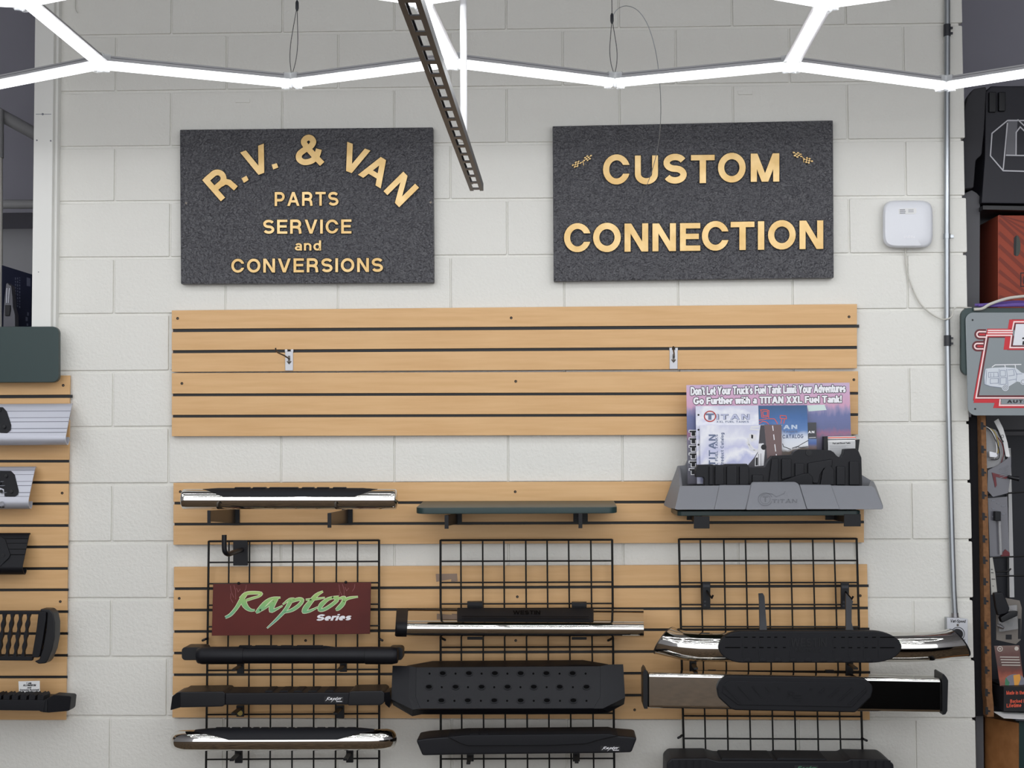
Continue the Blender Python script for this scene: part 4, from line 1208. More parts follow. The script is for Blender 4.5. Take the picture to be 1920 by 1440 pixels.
for q in ([F(475, 914, .006), F(745, 914, .006), F(690, 1116, .006), F(432, 1116, .006)], [F(1130, 910, .006), F(1392, 912, .006), F(1462, 1112, .006), F(1192, 1112, .006)],
          [F(748, 889, .013), F(1098, 888, .013), F(1128, 908, .013), F(1192, 1114, .013), F(692, 1118, .013), F(735, 905, .013)]):
    emit('front_panel', MB().shape(q, (0, .018, 0), .004), 'tank', t)
m = MB()
ef = lambda x, y: fo_(y) + .0145
for i, q in enumerate(stroke([tz(*p) for p in [(850 + 58 * math.cos(math.radians(k)), 1030 - 52 * math.sin(math.radians(k))) for k in range(20, 341, 20)]], 1.3)): m.flat(q, ef)
for i, q in enumerate(stroke([tz(*p) for p in [(850 + 42 * math.cos(math.radians(k)), 1030 - 38 * math.sin(math.radians(k))) for k in range(0, 360, 24)]], .9, True)): m.flat(q, ef)
text_px(m, 'T', tz(830, 1052), tz(872, 1052), tz(830, 1005), .24, ef)
for q in stroke([tz(*p) for p in ((800, 1000), (850, 980), (905, 985), (940, 1010), (1000, 985), (1015, 965))], 1.2): m.flat(q, ef)
emit('moulded_logo', m, 'tankd', t, smooth=0)
emit('lettering', text_px(MB(), 'TITAN', tz(905, 1060), tz(1110, 1060), tz(908, 1030), .2, ef), 'tankd', t, smooth=0)

# black model of a tank
t = thing('model_tank', P(1460, 908, .22), 'black moulded model of a stepped truck fuel tank in the grey tray', 'model')
sil = [(285, 850), (280, 800), (287, 772), (300, 748), (420, 745), (430, 750), (512, 750), (520, 742), (700, 740), (724, 768), (850, 768), (876, 715), (908, 676), (1075, 666), (1088, 640), (1120, 624), (1262, 622), (1385, 630), (1412, 646),
       (1432, 672), (1450, 684), (1480, 684), (1495, 660), (1502, 618), (1588, 614), (1615, 636), (1638, 690), (1645, 925), (352, 925), (355, 868), (345, 850)]
emit('body', MB().prism(TZ(*sil), .172, .225, .004, 2), 'blk', t)
for q in ([(392, 760), (425, 760), (425, 915), (392, 915)], [(440, 762), (512, 762), (512, 915), (440, 915)], [(535, 762), (620, 758), (620, 915), (535, 915)], [(640, 760), (705, 762), (718, 790), (718, 915), (640, 915)],
          [(745, 830), (835, 830), (835, 915), (745, 915)], [(905, 700), (960, 695), (960, 900), (880, 900)], [(985, 700), (1065, 700), (1065, 850), (985, 870)], [(1095, 735), (1170, 735), (1170, 830), (1095, 845)],
          [(1200, 735), (1400, 700), (1400, 760), (1330, 780), (1300, 830), (1285, 900), (1245, 900), (1200, 830)], [(1320, 800), (1350, 758), (1385, 755), (1415, 790), (1415, 915), (1300, 915)], [(1435, 760), (1505, 760), (1505, 915), (1435, 915)], [(1540, 720), (1620, 720), (1625, 915), (1540, 915)]):
    emit('rib', MB().prism(TZ(*q), .222, .236, .003), 'blk', t)
emit('brace', MB().prism(TZ((960, 890), (1150, 822), (1205, 815), (1242, 850), (1242, 915), (900, 915)), .222, .243, .004), 'blk2', t)
m = MB().prism(disc(*tz(1208, 648), 6, 16), .22, .2275); m.prism(disc(*tz(1208, 648), 2.6, 12), .227, .229)
emit('filler_cap', m, 'blkgloss', t)

# poster behind everything
t = thing('poster', P(1445, 905, .11), 'pink and blue poster about going further with a big fuel tank', 'poster')
pm = print_mat('sunset_forest_print', 'Z', [(.0, (92, 90, 104)), (.30, (88, 88, 100)), (.44, (110, 104, 128)), (.50, (150, 100, 132)), (.55, (96, 104, 148)), (.68, (104, 112, 160)), (.735, (150, 140, 176)), (.78, (206, 158, 186)), (.9, (206, 166, 196)), (1.0, (196, 172, 200))], (30, .16, (2.2, 1, .55)))
PO2 = .112
emit('sheet', MB().prism([tz(205, 96), tz(1540, 76), tz(1562, 900), tz(215, 905)], PO2 - .004, PO2), pm, t, smooth=0)
for s_, bl_, br_, tl_, w_, tr_ in (("Don't Let Your Truck's Fuel Tank Limit Your Adventures", (240, 180), (1508, 156), (240, 112), .235, .03), ('Go Further with a TITAN XXL Fuel Tank!', (262, 255), (1476, 240), (262, 196), .25, .05)):
    mo = MB()
    for dx, dy in ((-1.4, 0), (1.4, 0), (0, -1.2), (0, 1.2), (-1, -.9), (1, .9), (-1, .9), (1, -.9)):
        f_ = lambda p: (tz(*p)[0] + dx, tz(*p)[1] + dy)
        text_px(mo, s_, f_(bl_), f_(br_), f_(tl_), w_, PO2 + .0003, track=tr_)
    emit('lettering_outline', mo, 'ink', t, smooth=0)
    mw = MB()
    for dx in (-.35, 0, .35): text_px(mw, s_, (tz(*bl_)[0] + dx, tz(*bl_)[1]), (tz(*br_)[0] + dx, tz(*br_)[1]), (tz(*tl_)[0] + dx, tz(*tl_)[1]), w_, PO2 + .0008 + dx * 2e-4, track=tr_)
    emit('lettering', mw, 'whiteink', t, smooth=0)
m, mi = MB(), MB()
for i in range(6):                                                  # row of black capital outlines down its left edge
    y0 = 463 + i * 62 + (4 if i > 3 else 0)
    text_px(m, 'T', tz(224, y0 + 54), tz(300, y0 + 54), tz(224, y0), .44, PO2 + .0004)
    text_px(mi, 'T', tz(230, y0 + 48), tz(294, y0 + 48), tz(230, y0 + 6), .36, PO2 + .0008)
emit('edge_letter_outline', m, 'whiteink', t, smooth=0); emit('edge_letter', mi, 'ink', t, smooth=0)
emit('cloud', MB().flat(TZ((1190, 262), (1335, 256), (1352, 300), (1205, 312)), PO2 + .0003), mat('mint_cloud_ink', (206, 224, 220), .4), t, smooth=0)

cl = [(.0, (226, 226, 238)), (.3, (184, 188, 222)), (.45, (236, 236, 242)), (.6, (196, 198, 226)), (.8, (232, 233, 240)), (1., (204, 206, 226))]


def leaflet(name, q, off, m_, label, th=.0016):
    c_ = P(*tz(q[2][0], q[2][1]), off)
    r_ = thing(name, c_, label, 'leaflet', 'leaflets standing in the grey tank tray')
    emit('sheet', MB().prism([tz(*p) for p in q], off - th, off), m_, r_, smooth=0)
    return r_


# upright cloudy leaflet with a round red logo
o = .138
t = leaflet('leaflet', [(280, 268), (793, 263), (812, 900), (292, 905)], o, print_mat('cloud_print_pale', 'Z', cl, (14, 1.1, (1, 1, 1.6))), 'pale cloudy leaflet with punched holes and a round red emblem at its top')
m = MB()
for q in stroke([tz(*p) for p in [(398 + 46 * math.cos(math.radians(k)), 352 - 42 * math.sin(math.radians(k))) for k in range(0, 360, 15)]], 2.2, True): m.flat(q, o + .0004)
emit('round_emblem', m, mat('brick_red_ink', (176, 62, 58), .5), t, smooth=0)
m = text_px(MB(), 'T', tz(362, 380), tz(432, 380), tz(362, 328), .3, o + .0005)
emit('emblem_letter', m, 'blueink', t, smooth=0)
m = MB()
for dx, dy in ((-.5, 0), (.5, 0), (0, .5), (0, -.5)): text_px(m, 'ITAN', (tz(452, 378)[0] + dx, tz(452, 378)[1] + dy), (tz(722, 378)[0] + dx, tz(722, 378)[1] + dy), (tz(452, 335)[0] + dx, tz(452, 335)[1] + dy), .24, o + .0004, track=.2)
emit('lettering', m, 'blueink', t, smooth=0)
emit('lettering', text_px(MB(), 'ITAN', tz(452, 378), tz(722, 378), tz(452, 335), .2, o + .0008, track=.2), mat('lilac_ink', (190, 194, 220), .5), t, smooth=0)
emit('lettering', text_px(MB(), 'XXL FUEL TANKS', tz(450, 404), tz(716, 404), tz(450, 388), .2, o + .0005, track=.16), 'blueink', t, smooth=0)
m = MB()
for x, y in ((304, 340), (304, 462), (304, 584)): m.flat(disc(*tz(x, y), 1.9, 10), o + .0005)
emit('punched_hole', m, 'ink', t, smooth=0)

# catalogue with the blue sky
o = .132
t = leaflet('leaflet', [(790, 264), (1193, 261), (1210, 900), (800, 900)], o, print_mat('blue_sky_print', 'Z', [(0, (140, 134, 130)), (.42, (96, 84, 76)), (.46, (226, 228, 234)), (.6, (214, 220, 232)), (.68, (88, 126, 182)), (.82, (54, 100, 160)), (1, (44, 84, 128))], (12, .22, (1, 1, 1))), 'blue catalogue with orange truck outlines, standing behind the sideways leaflet')
m = MB()
for ln in ([(808, 300), (858, 297), (880, 305), (878, 352), (850, 358), (822, 358), (815, 300)], [(830, 312), (868, 310), (868, 346), (832, 346), (830, 312)], [(800, 384), (860, 372), (925, 372), (945, 400), (950, 415)], [(878, 352), (880, 372)],
           [(800, 410), (830, 392), (860, 398), (880, 418)], [(972, 345), (1020, 348), (1024, 372), (972, 368), (972, 345)], [(985, 372), (978, 412)], [(1010, 374), (1000, 412)]):
    for q in stroke([tz(*p) for p in ln], 1.3): m.flat(q, o + .0004)
emit('truck_outline', m, 'orange', t, smooth=0)
emit('lettering', text_px(MB(), 'TITAN', tz(860, 458), tz(1112, 455), tz(860, 424), .24, o + .0005, track=.18), mat('pale_blue_ink', (190, 204, 222), .5), t, smooth=0)
emit('lettering', text_px(MB(), 'TANKS', tz(995, 486), tz(1115, 484), tz(995, 470), .22, o + .0005), 'blueink', t, smooth=0)
emit('lettering', text_px(MB(), 'CATALOG', tz(992, 534), tz(1162, 530), tz(992, 502), .2, o + .0005, track=.14), mat('navy_ink', (66, 84, 124), .5), t, smooth=0)
m = MB()
for ln in ([(992, 575), (1000, 600), (1030, 610), (1060, 622)], [(1070, 612), (1110, 600), (1150, 608), (1200, 600)], [(1100, 608), (1160, 572), (1205, 548)]):
    for q in stroke([tz(*p) for p in ln], 1.2): m.flat(q, o + .0004)
emit('truck_sketch', m, 'ink', t, smooth=0)

# dark narrow leaflet
o = .126
t = leaflet('leaflet', [(1120, 404), (1268, 402), (1276, 900), (1130, 900)], o, print_mat('dark_leaflet_print', 'Z', [(0, (60, 50, 46)), (.54, (90, 70, 60)), (.60, (110, 92, 96)), (.655, (64, 94, 160)), (.725, (96, 124, 176)), (.735, (50, 51, 58)), (1, (54, 55, 62))], (20, .02, (1, 1, 1))), 'narrow dark leaflet peeping out right of the blue catalogue')
emit('lettering', text_px(MB(), 'TITAN', tz(1140, 492), tz(1252, 490), tz(1140, 472), .24, o + .0005, track=.16), 'whiteink', t, smooth=0)
m = MB().flat(TZ((1208, 524), (1264, 522), (1264, 526), (1208, 528)), o + .0004)
emit('rule', m, 'whiteink', t, smooth=0)

# leaflet lying on its side with a truck and a road
o = .152
t = leaflet('leaflet', [(315, 426), (983, 420), (990, 905), (322, 905)], o, print_mat('cloud_print_lilac', 'Z', cl, (9, 1.3, (1, 1, .8))), 'cloudy leaflet turned on its side with a pickup truck and a road')
emit('road', MB().flat(TZ((842, 421), (983, 420), (990, 900), (880, 900), (862, 640)), o + .0003), mat('brown_road_ink', (112, 92, 92), .5), t, smooth=0)
m = MB()
for a, b in (((910, 428), (916, 470)), ((919, 500), (924, 545)), ((928, 580), (936, 640)), ((940, 660), (946, 720))):
    for q in stroke([tz(*a), tz(*b)], 1.6): m.flat(q, o + .0006)
emit('road_marking', m, 'whiteink', t, smooth=0)
emit('night_panel', MB().flat(TZ((812, 424), (842, 424), (862, 640), (880, 905), (690, 905), (700, 760), (760, 690), (790, 640), (800, 540), (805, 470)), o + .0004), mat('charcoal_ink', (66, 64, 70), .5), t, smooth=0)
m = MB(); m.flat(TZ((795, 575), (835, 572), (850, 600), (846, 640), (838, 755), (765, 760), (768, 690), (790, 650)), o + .0006)
m.flat(TZ((718, 495), (775, 500), (778, 540), (740, 560), (722, 540)), o + .0006)
for ln in ([(730, 440), (800, 436)], [(725, 455), (800, 462)], [(708, 530), (720, 580), (760, 625), (790, 632)], [(700, 560), (730, 620), (780, 640)]):
    for q in stroke([tz(*p) for p in ln], 3.2): m.flat(q, o + .0006)
emit('truck_picture', m, mat('truck_grey_ink', (222, 222, 226), .5), t, smooth=0)
m = MB(); m.flat(disc(*tz(838, 604), 5.2, 14), o + .0008); m.flat(TZ((772, 690), (790, 688), (790, 752), (772, 754)), o + .0008); m.flat(TZ((735, 500), (752, 505), (750, 535), (735, 530)), o + .0008)
for ln in ([(795, 660), (795, 755)], [(815, 655), (815, 755)]):
    for q in stroke([tz(*p) for p in ln], .8): m.flat(q, o + .0008)
emit('truck_detail', m, 'ink', t, smooth=0)
up = lambda x0, y0, x1, y1: (tz(x1, y0), tz(x1, y1), tz(x0, y0))     # words that climb the sheet
for s_, x0, x1, y0, y1, w_, k_ in (('TITAN', 388, 442, 760, 500, .22, 'blueink'), ('XXL FUEL TANKS', 440, 462, 800, 500, .22, 'blueink'), ('Product Catalog', 484, 510, 760, 486, .22, 'blueink')):
    emit('lettering', text_px(MB(), s_, *up(x0, y0, x1, y1), w_, o + .0005, track=.16), k_, t, smooth=0)

# card holder
t = thing('card_holder', P(*tz(1470, 800), .16), 'black card holder packed with printed cards behind the black model tank', 'card holder')
m = MB().prism(TZ((1330, 516), (1362, 514), (1366, 900), (1325, 900)), .125, .158, .001)
m.prism(TZ((1590, 545), (1624, 540), (1612, 640), (1618, 900), (1592, 900)), .125, .158, .001)
m.prism(TZ((1362, 700), (1592, 700), (1592, 900), (1362, 900)), .154, .158, .001)
emit('holder', m, 'blkgloss', t)
for i, (y, o_, k_) in enumerate(((514, .128, 'paper'), (520, .132, 'orange'), (528, .137, 'paper'), (536, .142, 'ink'), (542, .147, 'paper'), (550, .151, 'paper'))):
    x_ = 1360 + rnd.uniform(-8, 8)
    emit('card', MB().prism(TZ((x_, y + 4), (x_ + 228, y), (1592, 880), (1366, 880)), o_ - .0012, o_), k_, t, smooth=0)
c_ = emit('front_card', MB().prism(TZ((1364, 562), (1588, 556), (1588, 880), (1366, 880)), .1625, .1638), mat('grey_card', (196, 197, 198), .6), t, smooth=0)
m = text_px(MB(), 'Fuel and Diesel Tanks', tz(1402, 580), tz(1548, 576), tz(1402, 566), .26, .1642)
emit('lettering', m, 'ink', t, smooth=0)
m = MB()
for k in range(9):
    y = 592 + k * 9.5
    m.flat(TZ((1376, y), (1376 + rnd.uniform(130, 205), y - 1), (1376 + 130, y + 1.5), (1376, y + 2.4)), .1641)
emit('printed_line', m, 'inkg', t, smooth=0)

# ================================================================== things on the right part of the block wall
t = thing('wireless_unit', P(1702, 465, .02), 'white rounded square wireless unit on the blocks', 'wireless unit')
m = MB(); secs = []
for g, o_ in ((.93, .004), (1.0, .012), (1.0, .030), (.97, .039), (.90, .045), (.6, .048), (.25, .0488)):
    cx, cy = 1702, 420.5
    ol = [(cx + 46.8 * g * math.copysign(abs(math.cos(a)) ** (2 / 5.2), math.cos(a)), cy + 44.5 * g * math.copysign(abs(math.sin(a)) ** (2 / 5.2), math.sin(a))) for a in [2 * math.pi * i / 56 for i in range(56)]]
    secs.append([P(x, y, o_) for x, y in ol])
m.loft(secs); emit('case', m, 'white', t, smooth=40)
emit('sticker', MB().prism([(1685, 391.5), (1718, 390), (1718.5, 398.5), (1716, 401), (1685.5, 401.5)], .046, .0497), 'paper', t, smooth=0)
m = MB()
for k, (a, b) in enumerate(((1687, 1697), (1687, 1698), (1687, 1697.5))): m.flat([(a, 392.8 + k * 3), (b, 392.6 + k * 3), (b, 394 + k * 3), (a, 394.2 + k * 3)], .0501)
for k in range(3): m.flat([(1703, 393 + k * 2.2), (1713, 392.6 + k * 2.2), (1713, 393.3 + k * 2.2), (1703, 393.7 + k * 2.2)], .0501)
emit('printed_line', m, 'inkg', t, smooth=0)
emit('lettering', text_px(MB(), 'aruba', (1694, 446.5), (1711, 446), (1694, 440.5), .15, .0493, track=.1), 'whiteink', t, smooth=0)
emit('status_light', MB().prism([(1712, 446), (1715.5, 446), (1714, 442)], .0478, .0492), 'whiteink', t, smooth=0)
tag(emit('network_cord', MB().sweep([P(x, y, o_) for x, y, o_ in spline([(1699, 464, .012), (1697.5, 478, .012), (1699, 500, .010), (1704, 522, .010), (1714, 548, .010), (1726, 570, .012), (1744, 587, .014), (1762, 597, .022), (1774, 598.5, .034), (1784, 594, .036), (1787, 584, .03), (1790, 578, .026), (1798, 576, .03), (1822, 577.5, .05)], 5)], .0026, 8), 'cord'),
    'thin pale cord looping from the white wireless unit to the conduit', 'cord')

t = thing('conduit', P(1790, 1157, .02), 'galvanised steel conduit running down the blocks to a switch box', 'pipe')
cp = [(1776, -40), (1776, 60), (1775.5, 250), (1775.5, 430), (1775.8, 600), (1778, 760), (1781.5, 900), (1785.5, 1040), (1788, 1110), (1790.5, 1153)]
emit('tube', MB().sweep([P(x, y, .018) for x, y in cp], 5.4 * mpp(.02), 16), 'galv', t)
for x, y, h in ((1775.8, 57, 11), (1776.5, 639, 10), (1775.5, 443, 4.5)):
    m = MB().sweep([P(x, y - h, .018), P(x, y + h, .018)], 6.6 * mpp(.02), 16)
    if h > 5:
        m.rect(x + 6, y - 7, x + 11, y - 3, .014, .022, .0006); m.rect(x + 6, y + 3, x + 11, y + 7, .014, .022, .0006)
    else: m.rect(x + 4, y - 3, x + 13, y + 3, .002, .006, .0005)
    emit('coupling' if h > 5 else 'strap', m, 'strut' if h > 5 else 'galv', t)
m = MB().sweep([P(1790, 1149, .018), P(1790.7, 1158, .018)], 6.8 * mpp(.02), 12); m.rect(1792, 1150.5, 1797, 1155, .016, .024, .0006)
emit('connector', m, 'zinc', t)

t = thing('switch_box', P(1794, 1221, .02), 'grey fan speed switch box with a black dial at the foot of the conduit', 'switch')
emit('box', MB().prism([(1776.5, 1158.5), (1813, 1161.5), (1813.5, 1219), (1777, 1216)], .001, .040, .0015), 'galv', t)
OSB = .044
emit('face_plate', MB().prism([(1775.5, 1158), (1814.5, 1160), (1815, 1221), (1776.5, 1217)], .0402, OSB, .0012), mat('satin_plate', (196, 198, 204), .35, metal=.2), t)
emit('lettering', text_px(MB(), 'Vari-Speed', (1781.5, 1167), (1810, 1168), (1781.5, 1161), .2, OSB + .0004, shear=.2, track=.05), 'ink', t, smooth=0)
m = MB().prism(disc(1795.8, 1172, 2.2, 12), OSB, OSB + .0015); m.prism(disc(1797, 1212, 2, 12), OSB, OSB + .0015)
emit('screw', m, 'steel', t)
m = MB()
for q in stroke(disc(1796, 1188.5, 12.4, 28), 1.2, True): m.flat(q, OSB + .0004)
emit('dial_ring', m, 'ink', t, smooth=0)
m = MB().prism(disc(1796.5, 1189, 9.6, 24), OSB, OSB + .014, .002)
emit('dial', m, 'blkgloss', t)
emit('lettering', text_px(MB(), 'OFF', (1803, 1201), (1810, 1201), (1803, 1198.8), .24, OSB + .0004), 'ink', t, smooth=0)
# ================================================================== left edge: boards on the tall panel
def wz(x, y, off): return P(x, y, off).z


def side_board(xe, prof, lines, mt, gm, label, plate, bolts, logo=None):
    """long pressed board seen from its right end; prof = (distance from the wall, pixel row) down its face"""
    x1 = P(xe, prof[0][1], prof[0][0]).x; x0 = x1 - .62
    t = thing('running_board', (x1 - .3, -.06, wz(60, prof[-1][1], .06)), label, 'running board')
    pr = spline([(o, wz(60, y, o)) for o, y in prof], 4)
    out = [(o, z) for o, z in pr]; inn = []
    for i, (o, z) in enumerate(pr):
        a, b = pr[max(i - 1, 0)], pr[min(i + 1, len(pr) - 1)]; d = math.hypot(b[0] - a[0], b[1] - a[1]) or 1
        inn.append((o + (b[1] - a[1]) / d * .004, z - (b[0] - a[0]) / d * .004))
    ring = out + inn[::-1]
    emit('face', MB().loft([[Vector((x, -o, z)) for o, z in ring] for x in (x0, x1)]), mt, t, smooth=40)
    m = MB()
    for y in lines:
        for (oa, ya), (ob, yb) in zip(prof, prof[1:]):
            if ya <= y <= yb:
                o = lerp(oa, ob, (y - ya) / (yb - ya)); z = lerp(wz(60, ya, oa), wz(60, yb, ob), (y - ya) / (yb - ya))
                m.add([Vector((x0, -o - .0008, z + .0012)), Vector((x1, -o - .0008, z + .0012)), Vector((x1, -o - .0012, z - .0012)), Vector((x0, -o - .0012, z - .0012))], [[0, 1, 2, 3]])
    if lines: emit('groove', m, gm, t, smooth=0)
    of = lambda y: next((lerp(oa, ob, (y - ya) / (yb - ya)) for (oa, ya), (ob, yb) in zip(prof, prof[1:]) if ya <= y <= yb), prof[-4][0])
    emit('step_pad', MB().shape([(x, y, of(y) + .006) for x, y in plate], (0, .005, 0), .0015), 'blk', t)
    m = MB()
    for x, y in bolts: m.shape([(a, b, of(b) + .0085) for a, b in disc(x, y, 3.2, 10)], (0, .003, 0), .0006); m.shape([(a, b, of(b) + .0095) for a, b in disc(x, y, 1.4, 6)], (0, .002, 0))
    emit('bolt', m, 'blkgloss', t)
    if logo: emit('badge', MB().shape([(x, y, of(y) + .008) for x, y in logo], (0, .002, 0)), 'alu', t)
    emit('standoff', MB().box((x1 - .2, -.028, wz(60, prof[1][1] + 8, .03)), (.04, .014, .03)), 'navy', t)
    return t


side_board(137, [(.040, 757), (.056, 763), (.104, 808), (.114, 819), (.112, 828), (.100, 834), (.086, 834), (.076, 828), (.074, 820)], (771, 783.5, 791, 803.6, 811), 'alu', 'alug',
           'silver ribbed running board below the dark green panel', [(-90, 762), (5, 763.5), (12, 771), (20.5, 797), (19.5, 806), (-3, 831), (-90, 832)], [(8, 800), (-1, 768)])
side_board(68.5, [(.040, 875), (.056, 880), (.104, 926), (.114, 938), (.112, 947), (.100, 953), (.086, 954), (.076, 948), (.074, 940)], (881.5, 890, 903, 910.6, 923.5, 931), 'alu', 'alug',
           'shorter silver ribbed running board, second one down the left panel', [(-90, 882), (20, 883), (27, 890), (34.5, 921), (33, 927), (7, 952), (-90, 952)], [(11, 892), (21, 921), (2, 921), (-2, 905)], [(0, 941), (5, 940), (8, 947), (3, 951), (-1, 949)])
side_board(57.5, [(.040, 1000), (.056, 1004), (.104, 1050), (.114, 1061), (.112, 1069), (.100, 1076), (.086, 1077), (.076, 1072), (.074, 1066)], (1010, 1019, 1030, 1040), 'blk', 'void',
           'black ribbed running board with a bolted pad under the two silver ones', [(-90, 1005), (2, 1006), (10, 1012), (19, 1040), (17, 1045), (0, 1062), (-90, 1062)], [(5.5, 1041)])

# grate step
t = thing('grate_step', P(40, 1245, .1), 'black step with slanted wavy slots at the left edge', 'running board')
m = MB(); O1, O0 = .135, .120
m.prism([(-190, 1144), (74, 1146), (74, 1152), (-190, 1152)], O0, O1, .002)
m.prism([(-190, 1230), (62, 1231), (60, 1239), (-190, 1237)], O0, O1, .002)
for k in range(15):
    xc = 53.5 - k * 15.2
    L_, R2 = [], []
    for i in range(29):
        v = i / 28; y = 1150 + 82 * v; x = xc - 11.5 * v; w_ = 2.7 + 1.0 * math.cos(v * math.pi * 8)
        L_.append((x - w_, y)); R2.append((x + w_, y))
    m.prism(L_ + R2[::-1], O0, O1)
emit('grate', m, 'blk', t, smooth=0)
emit('end_block', MB().prism([(72, 1146), (86, 1147), (86, 1160), (80, 1200), (74, 1230), (72, 1233), (59, 1233), (62, 1215), (68, 1180)], O0, O1 + .008, .003), 'blk', t)
emit('end_cap', MB().prism([(75, 1142), (92, 1142.5), (99.5, 1150), (103, 1168), (102.5, 1195), (98, 1218), (90, 1238), (85, 1244), (72, 1245), (64, 1240), (73, 1237), (80, 1215), (86, 1180), (88, 1150), (76, 1148)], .08, O1 + .003, .004), 'blkgloss', t)

# toothed step at the bottom
t = thing('toothed_step', P(40, 1336, .12), 'black step with a toothed top at the foot of the left panel', 'running board')
emit('bar', MB().prism([(-190, 1310), (82, 1313), (88, 1313), (88, 1335), (76, 1335), (74, 1333), (-190, 1329)], .06, .19, .003), 'blk', t)
emit('end_cap', MB().shape([(84, 1312, .193), (100, 1303, .17), (130, 1305, .13), (133.5, 1307, .125), (131, 1330, .125), (128, 1333.5, .13), (92, 1336.5, .19), (78, 1335.5, .195)], (0, .06, 0), .004), 'blk', t)
m = MB()
for k in range(17):
    x = 76 - k * 16
    m.prism([(x - 6, 1313), (x - 6, 1305), (x - 3, 1301), (x, 1304), (x + 3, 1301), (x + 6, 1305), (x + 5, 1313)], .12, .185, .001)
    m.prism([(x - 11, 1313), (x - 9, 1307), (x - 6, 1309), (x - 6, 1313)], .08, .15)
emit('tooth_row', m, 'blk2', t, smooth=0)

t = thing('label_card', P(55, 1309, .11), 'small white card about rust resistance standing behind the toothed step', 'label')
emit('card', MB().prism([(34.5, 1277.5), (74.5, 1276.5), (75, 1309), (36, 1309)], .1085, .1095), 'paper', t, smooth=0)
for s_, x0, x1, yb, yt, sh in (('I am', 50, 59, 1282.6, 1279, 0), ('ALUMINUM', 43, 67, 1286.8, 1283, .2), ('and', 51, 58.5, 1291, 1287.6, 0), ('Corrosion Resistant!', 37, 73, 1295.2, 1291.8, .15), ('OWENS', 46, 68, 1303, 1296.5, .3)):
    emit('lettering', text_px(MB(), s_, (x0, yb), (x1, yb - .3), (x0, yt), .28, .1099, shear=sh, track=.08), 'ink', t, smooth=0)

# dark green board at the left edge
m = MB().prism([(-170, 613)] + [p for p in rrect(60, 612, 110, 717, 12)[0:12]] + [(-170, 718)], .052, .075, .003)
tag(emit('green_board', m, 'green'), 'dark green board with rounded corners above the left maple panel', 'board')

# ================================================================== what shows through the gap on the left
t = thing('pipe_frame', P(20, 600, -.5), 'pale grey frame of round pipes seen through the gap left of the white post', 'pipe')
e_ = mat('dull_pipe_paint', (150, 150, 152), .5)
emit('upright_pipe', MB().sweep([P(-2, 205, -.45), P(-2, 640, -.45)], .0145, 16), mat('pale_pipe_paint', (206, 204, 198), .45), t)
emit('pipe_fitting', MB().sweep([P(-2, 206, -.45), P(-2, 296, -.45)], .0185, 16), e_, t)
emit('slanted_pipe', MB().sweep([P(-6, 212, -.47), P(110, 275, -.62)], .0250, 16), e_, t)
emit('level_pipe', MB().sweep([P(-30, 383, -.66), P(120, 383, -.66)], .0190, 16), e_, t)
t = thing('carton', P(30, 690, -.40), 'dark navy carton with pale print seen through the gap left of the white post', 'box')
emit('box', MB().solid([P(3.5, 497, -.36), P(90, 524, -.50), P(90, 718, -.50), P(3.5, 714, -.36)], [P(3.5, 497, -.36) + Vector((-.02, .25, 0)), P(90, 524, -.50) + Vector((-.02, .25, 0)), P(90, 718, -.50) + Vector((-.02, .25, 0)), P(3.5, 714, -.36) + Vector((-.02, .25, 0))]), 'navybox', t, smooth=0)
co = lambda x, y: -.36 - (x - 3.5) / 86.5 * .14 + .0012
m = MB()
for x in (28, 32, 36):
    y = 520
    while y < 574:
        h_ = rnd.uniform(2, 5); m.flat([(x, y), (x + 2, y + .5), (x + 2, y + h_), (x, y + h_ - .5)], co); y += h_ + 2
m.flat([(50, 520), (57, 522), (57, 537), (50, 536)], co)
for q in ((51, 585, 54, 592), (48, 594, 52, 602), (50, 606, 53, 611)): m.flat([(q[0], q[1]), (q[2], q[1] + 1), (q[2], q[3]), (q[0], q[3])], co)
emit('print', m, mat('faded_print', (88, 92, 112), .6), t, smooth=0)
t = thing('tool_case', P(18, 640, -.30), 'grey moulded case leaning in front of the navy carton', 'case')
emit('shell', MB().prism([(4, 713), (6, 590), (8, 560), (11, 532), (14, 530), (18, 535), (21, 535), (23.5, 560), (24, 575), (28, 590), (30, 713)], -.34, -.30, .004), mat('grey_case_plastic', (96, 96, 104), .5), t)
emit('handle', MB().prism([(9, 572), (19, 572), (19, 580), (17, 592), (9, 592)], -.31, -.292, .002), 'ink', t)
m = MB()
for q in stroke([(13, 540), (12, 568)], 1.2) + stroke([(17.5, 540), (15.5, 568)], 1.0): m.prism(q, -.301, -.296)
emit('rib', m, 'alu', t)

# ================================================================== right of the block wall
t = thing('emblem_case', P(1910, 384, -.1), 'large black case with a white outlined block emblem above the orange carton', 'case')
m = MB().prism([(1848, 172), (1858, 161), (2060, 160), (2060, 384), (1840, 381), (1846, 300)], -.36, -.10, .006)
emit('body', m, mat('black_case_shell', (26, 26, 36), .55), t)
EO = -.10 + .0012
m = MB()
m.flat([(1890, 224), (1908, 224), (1905, 291), (1886, 290)], EO)
emit('emblem_fill', m, mat('dull_grey_ink', (98, 98, 104), .5), t, smooth=0)
m = MB()
for ln in ([(2050, 226), (1889, 226), (1860, 250), (1857, 292), (1881, 320), (2050, 325)], [(1889, 230), (1881, 318)], [(1886, 291), (2050, 294)], [(1905, 291), (1905.5, 248), (1913, 238), (1925, 250), (2000, 250)], [(1908, 224), (1925, 240)]):
    for i, q in enumerate(stroke(ln, 2.3)): m.flat(q, EO + .0006)
emit('emblem_outline', m, mat('pale_outline_ink', (190, 190, 196), .5), t, smooth=0)
m = MB().rect(1855, 172, 1868, 210, -.102, -.088, .003); m.rect(1873, 172, 1886, 208, -.102, -.085, .004)
emit('latch', m, 'blkgloss', t)
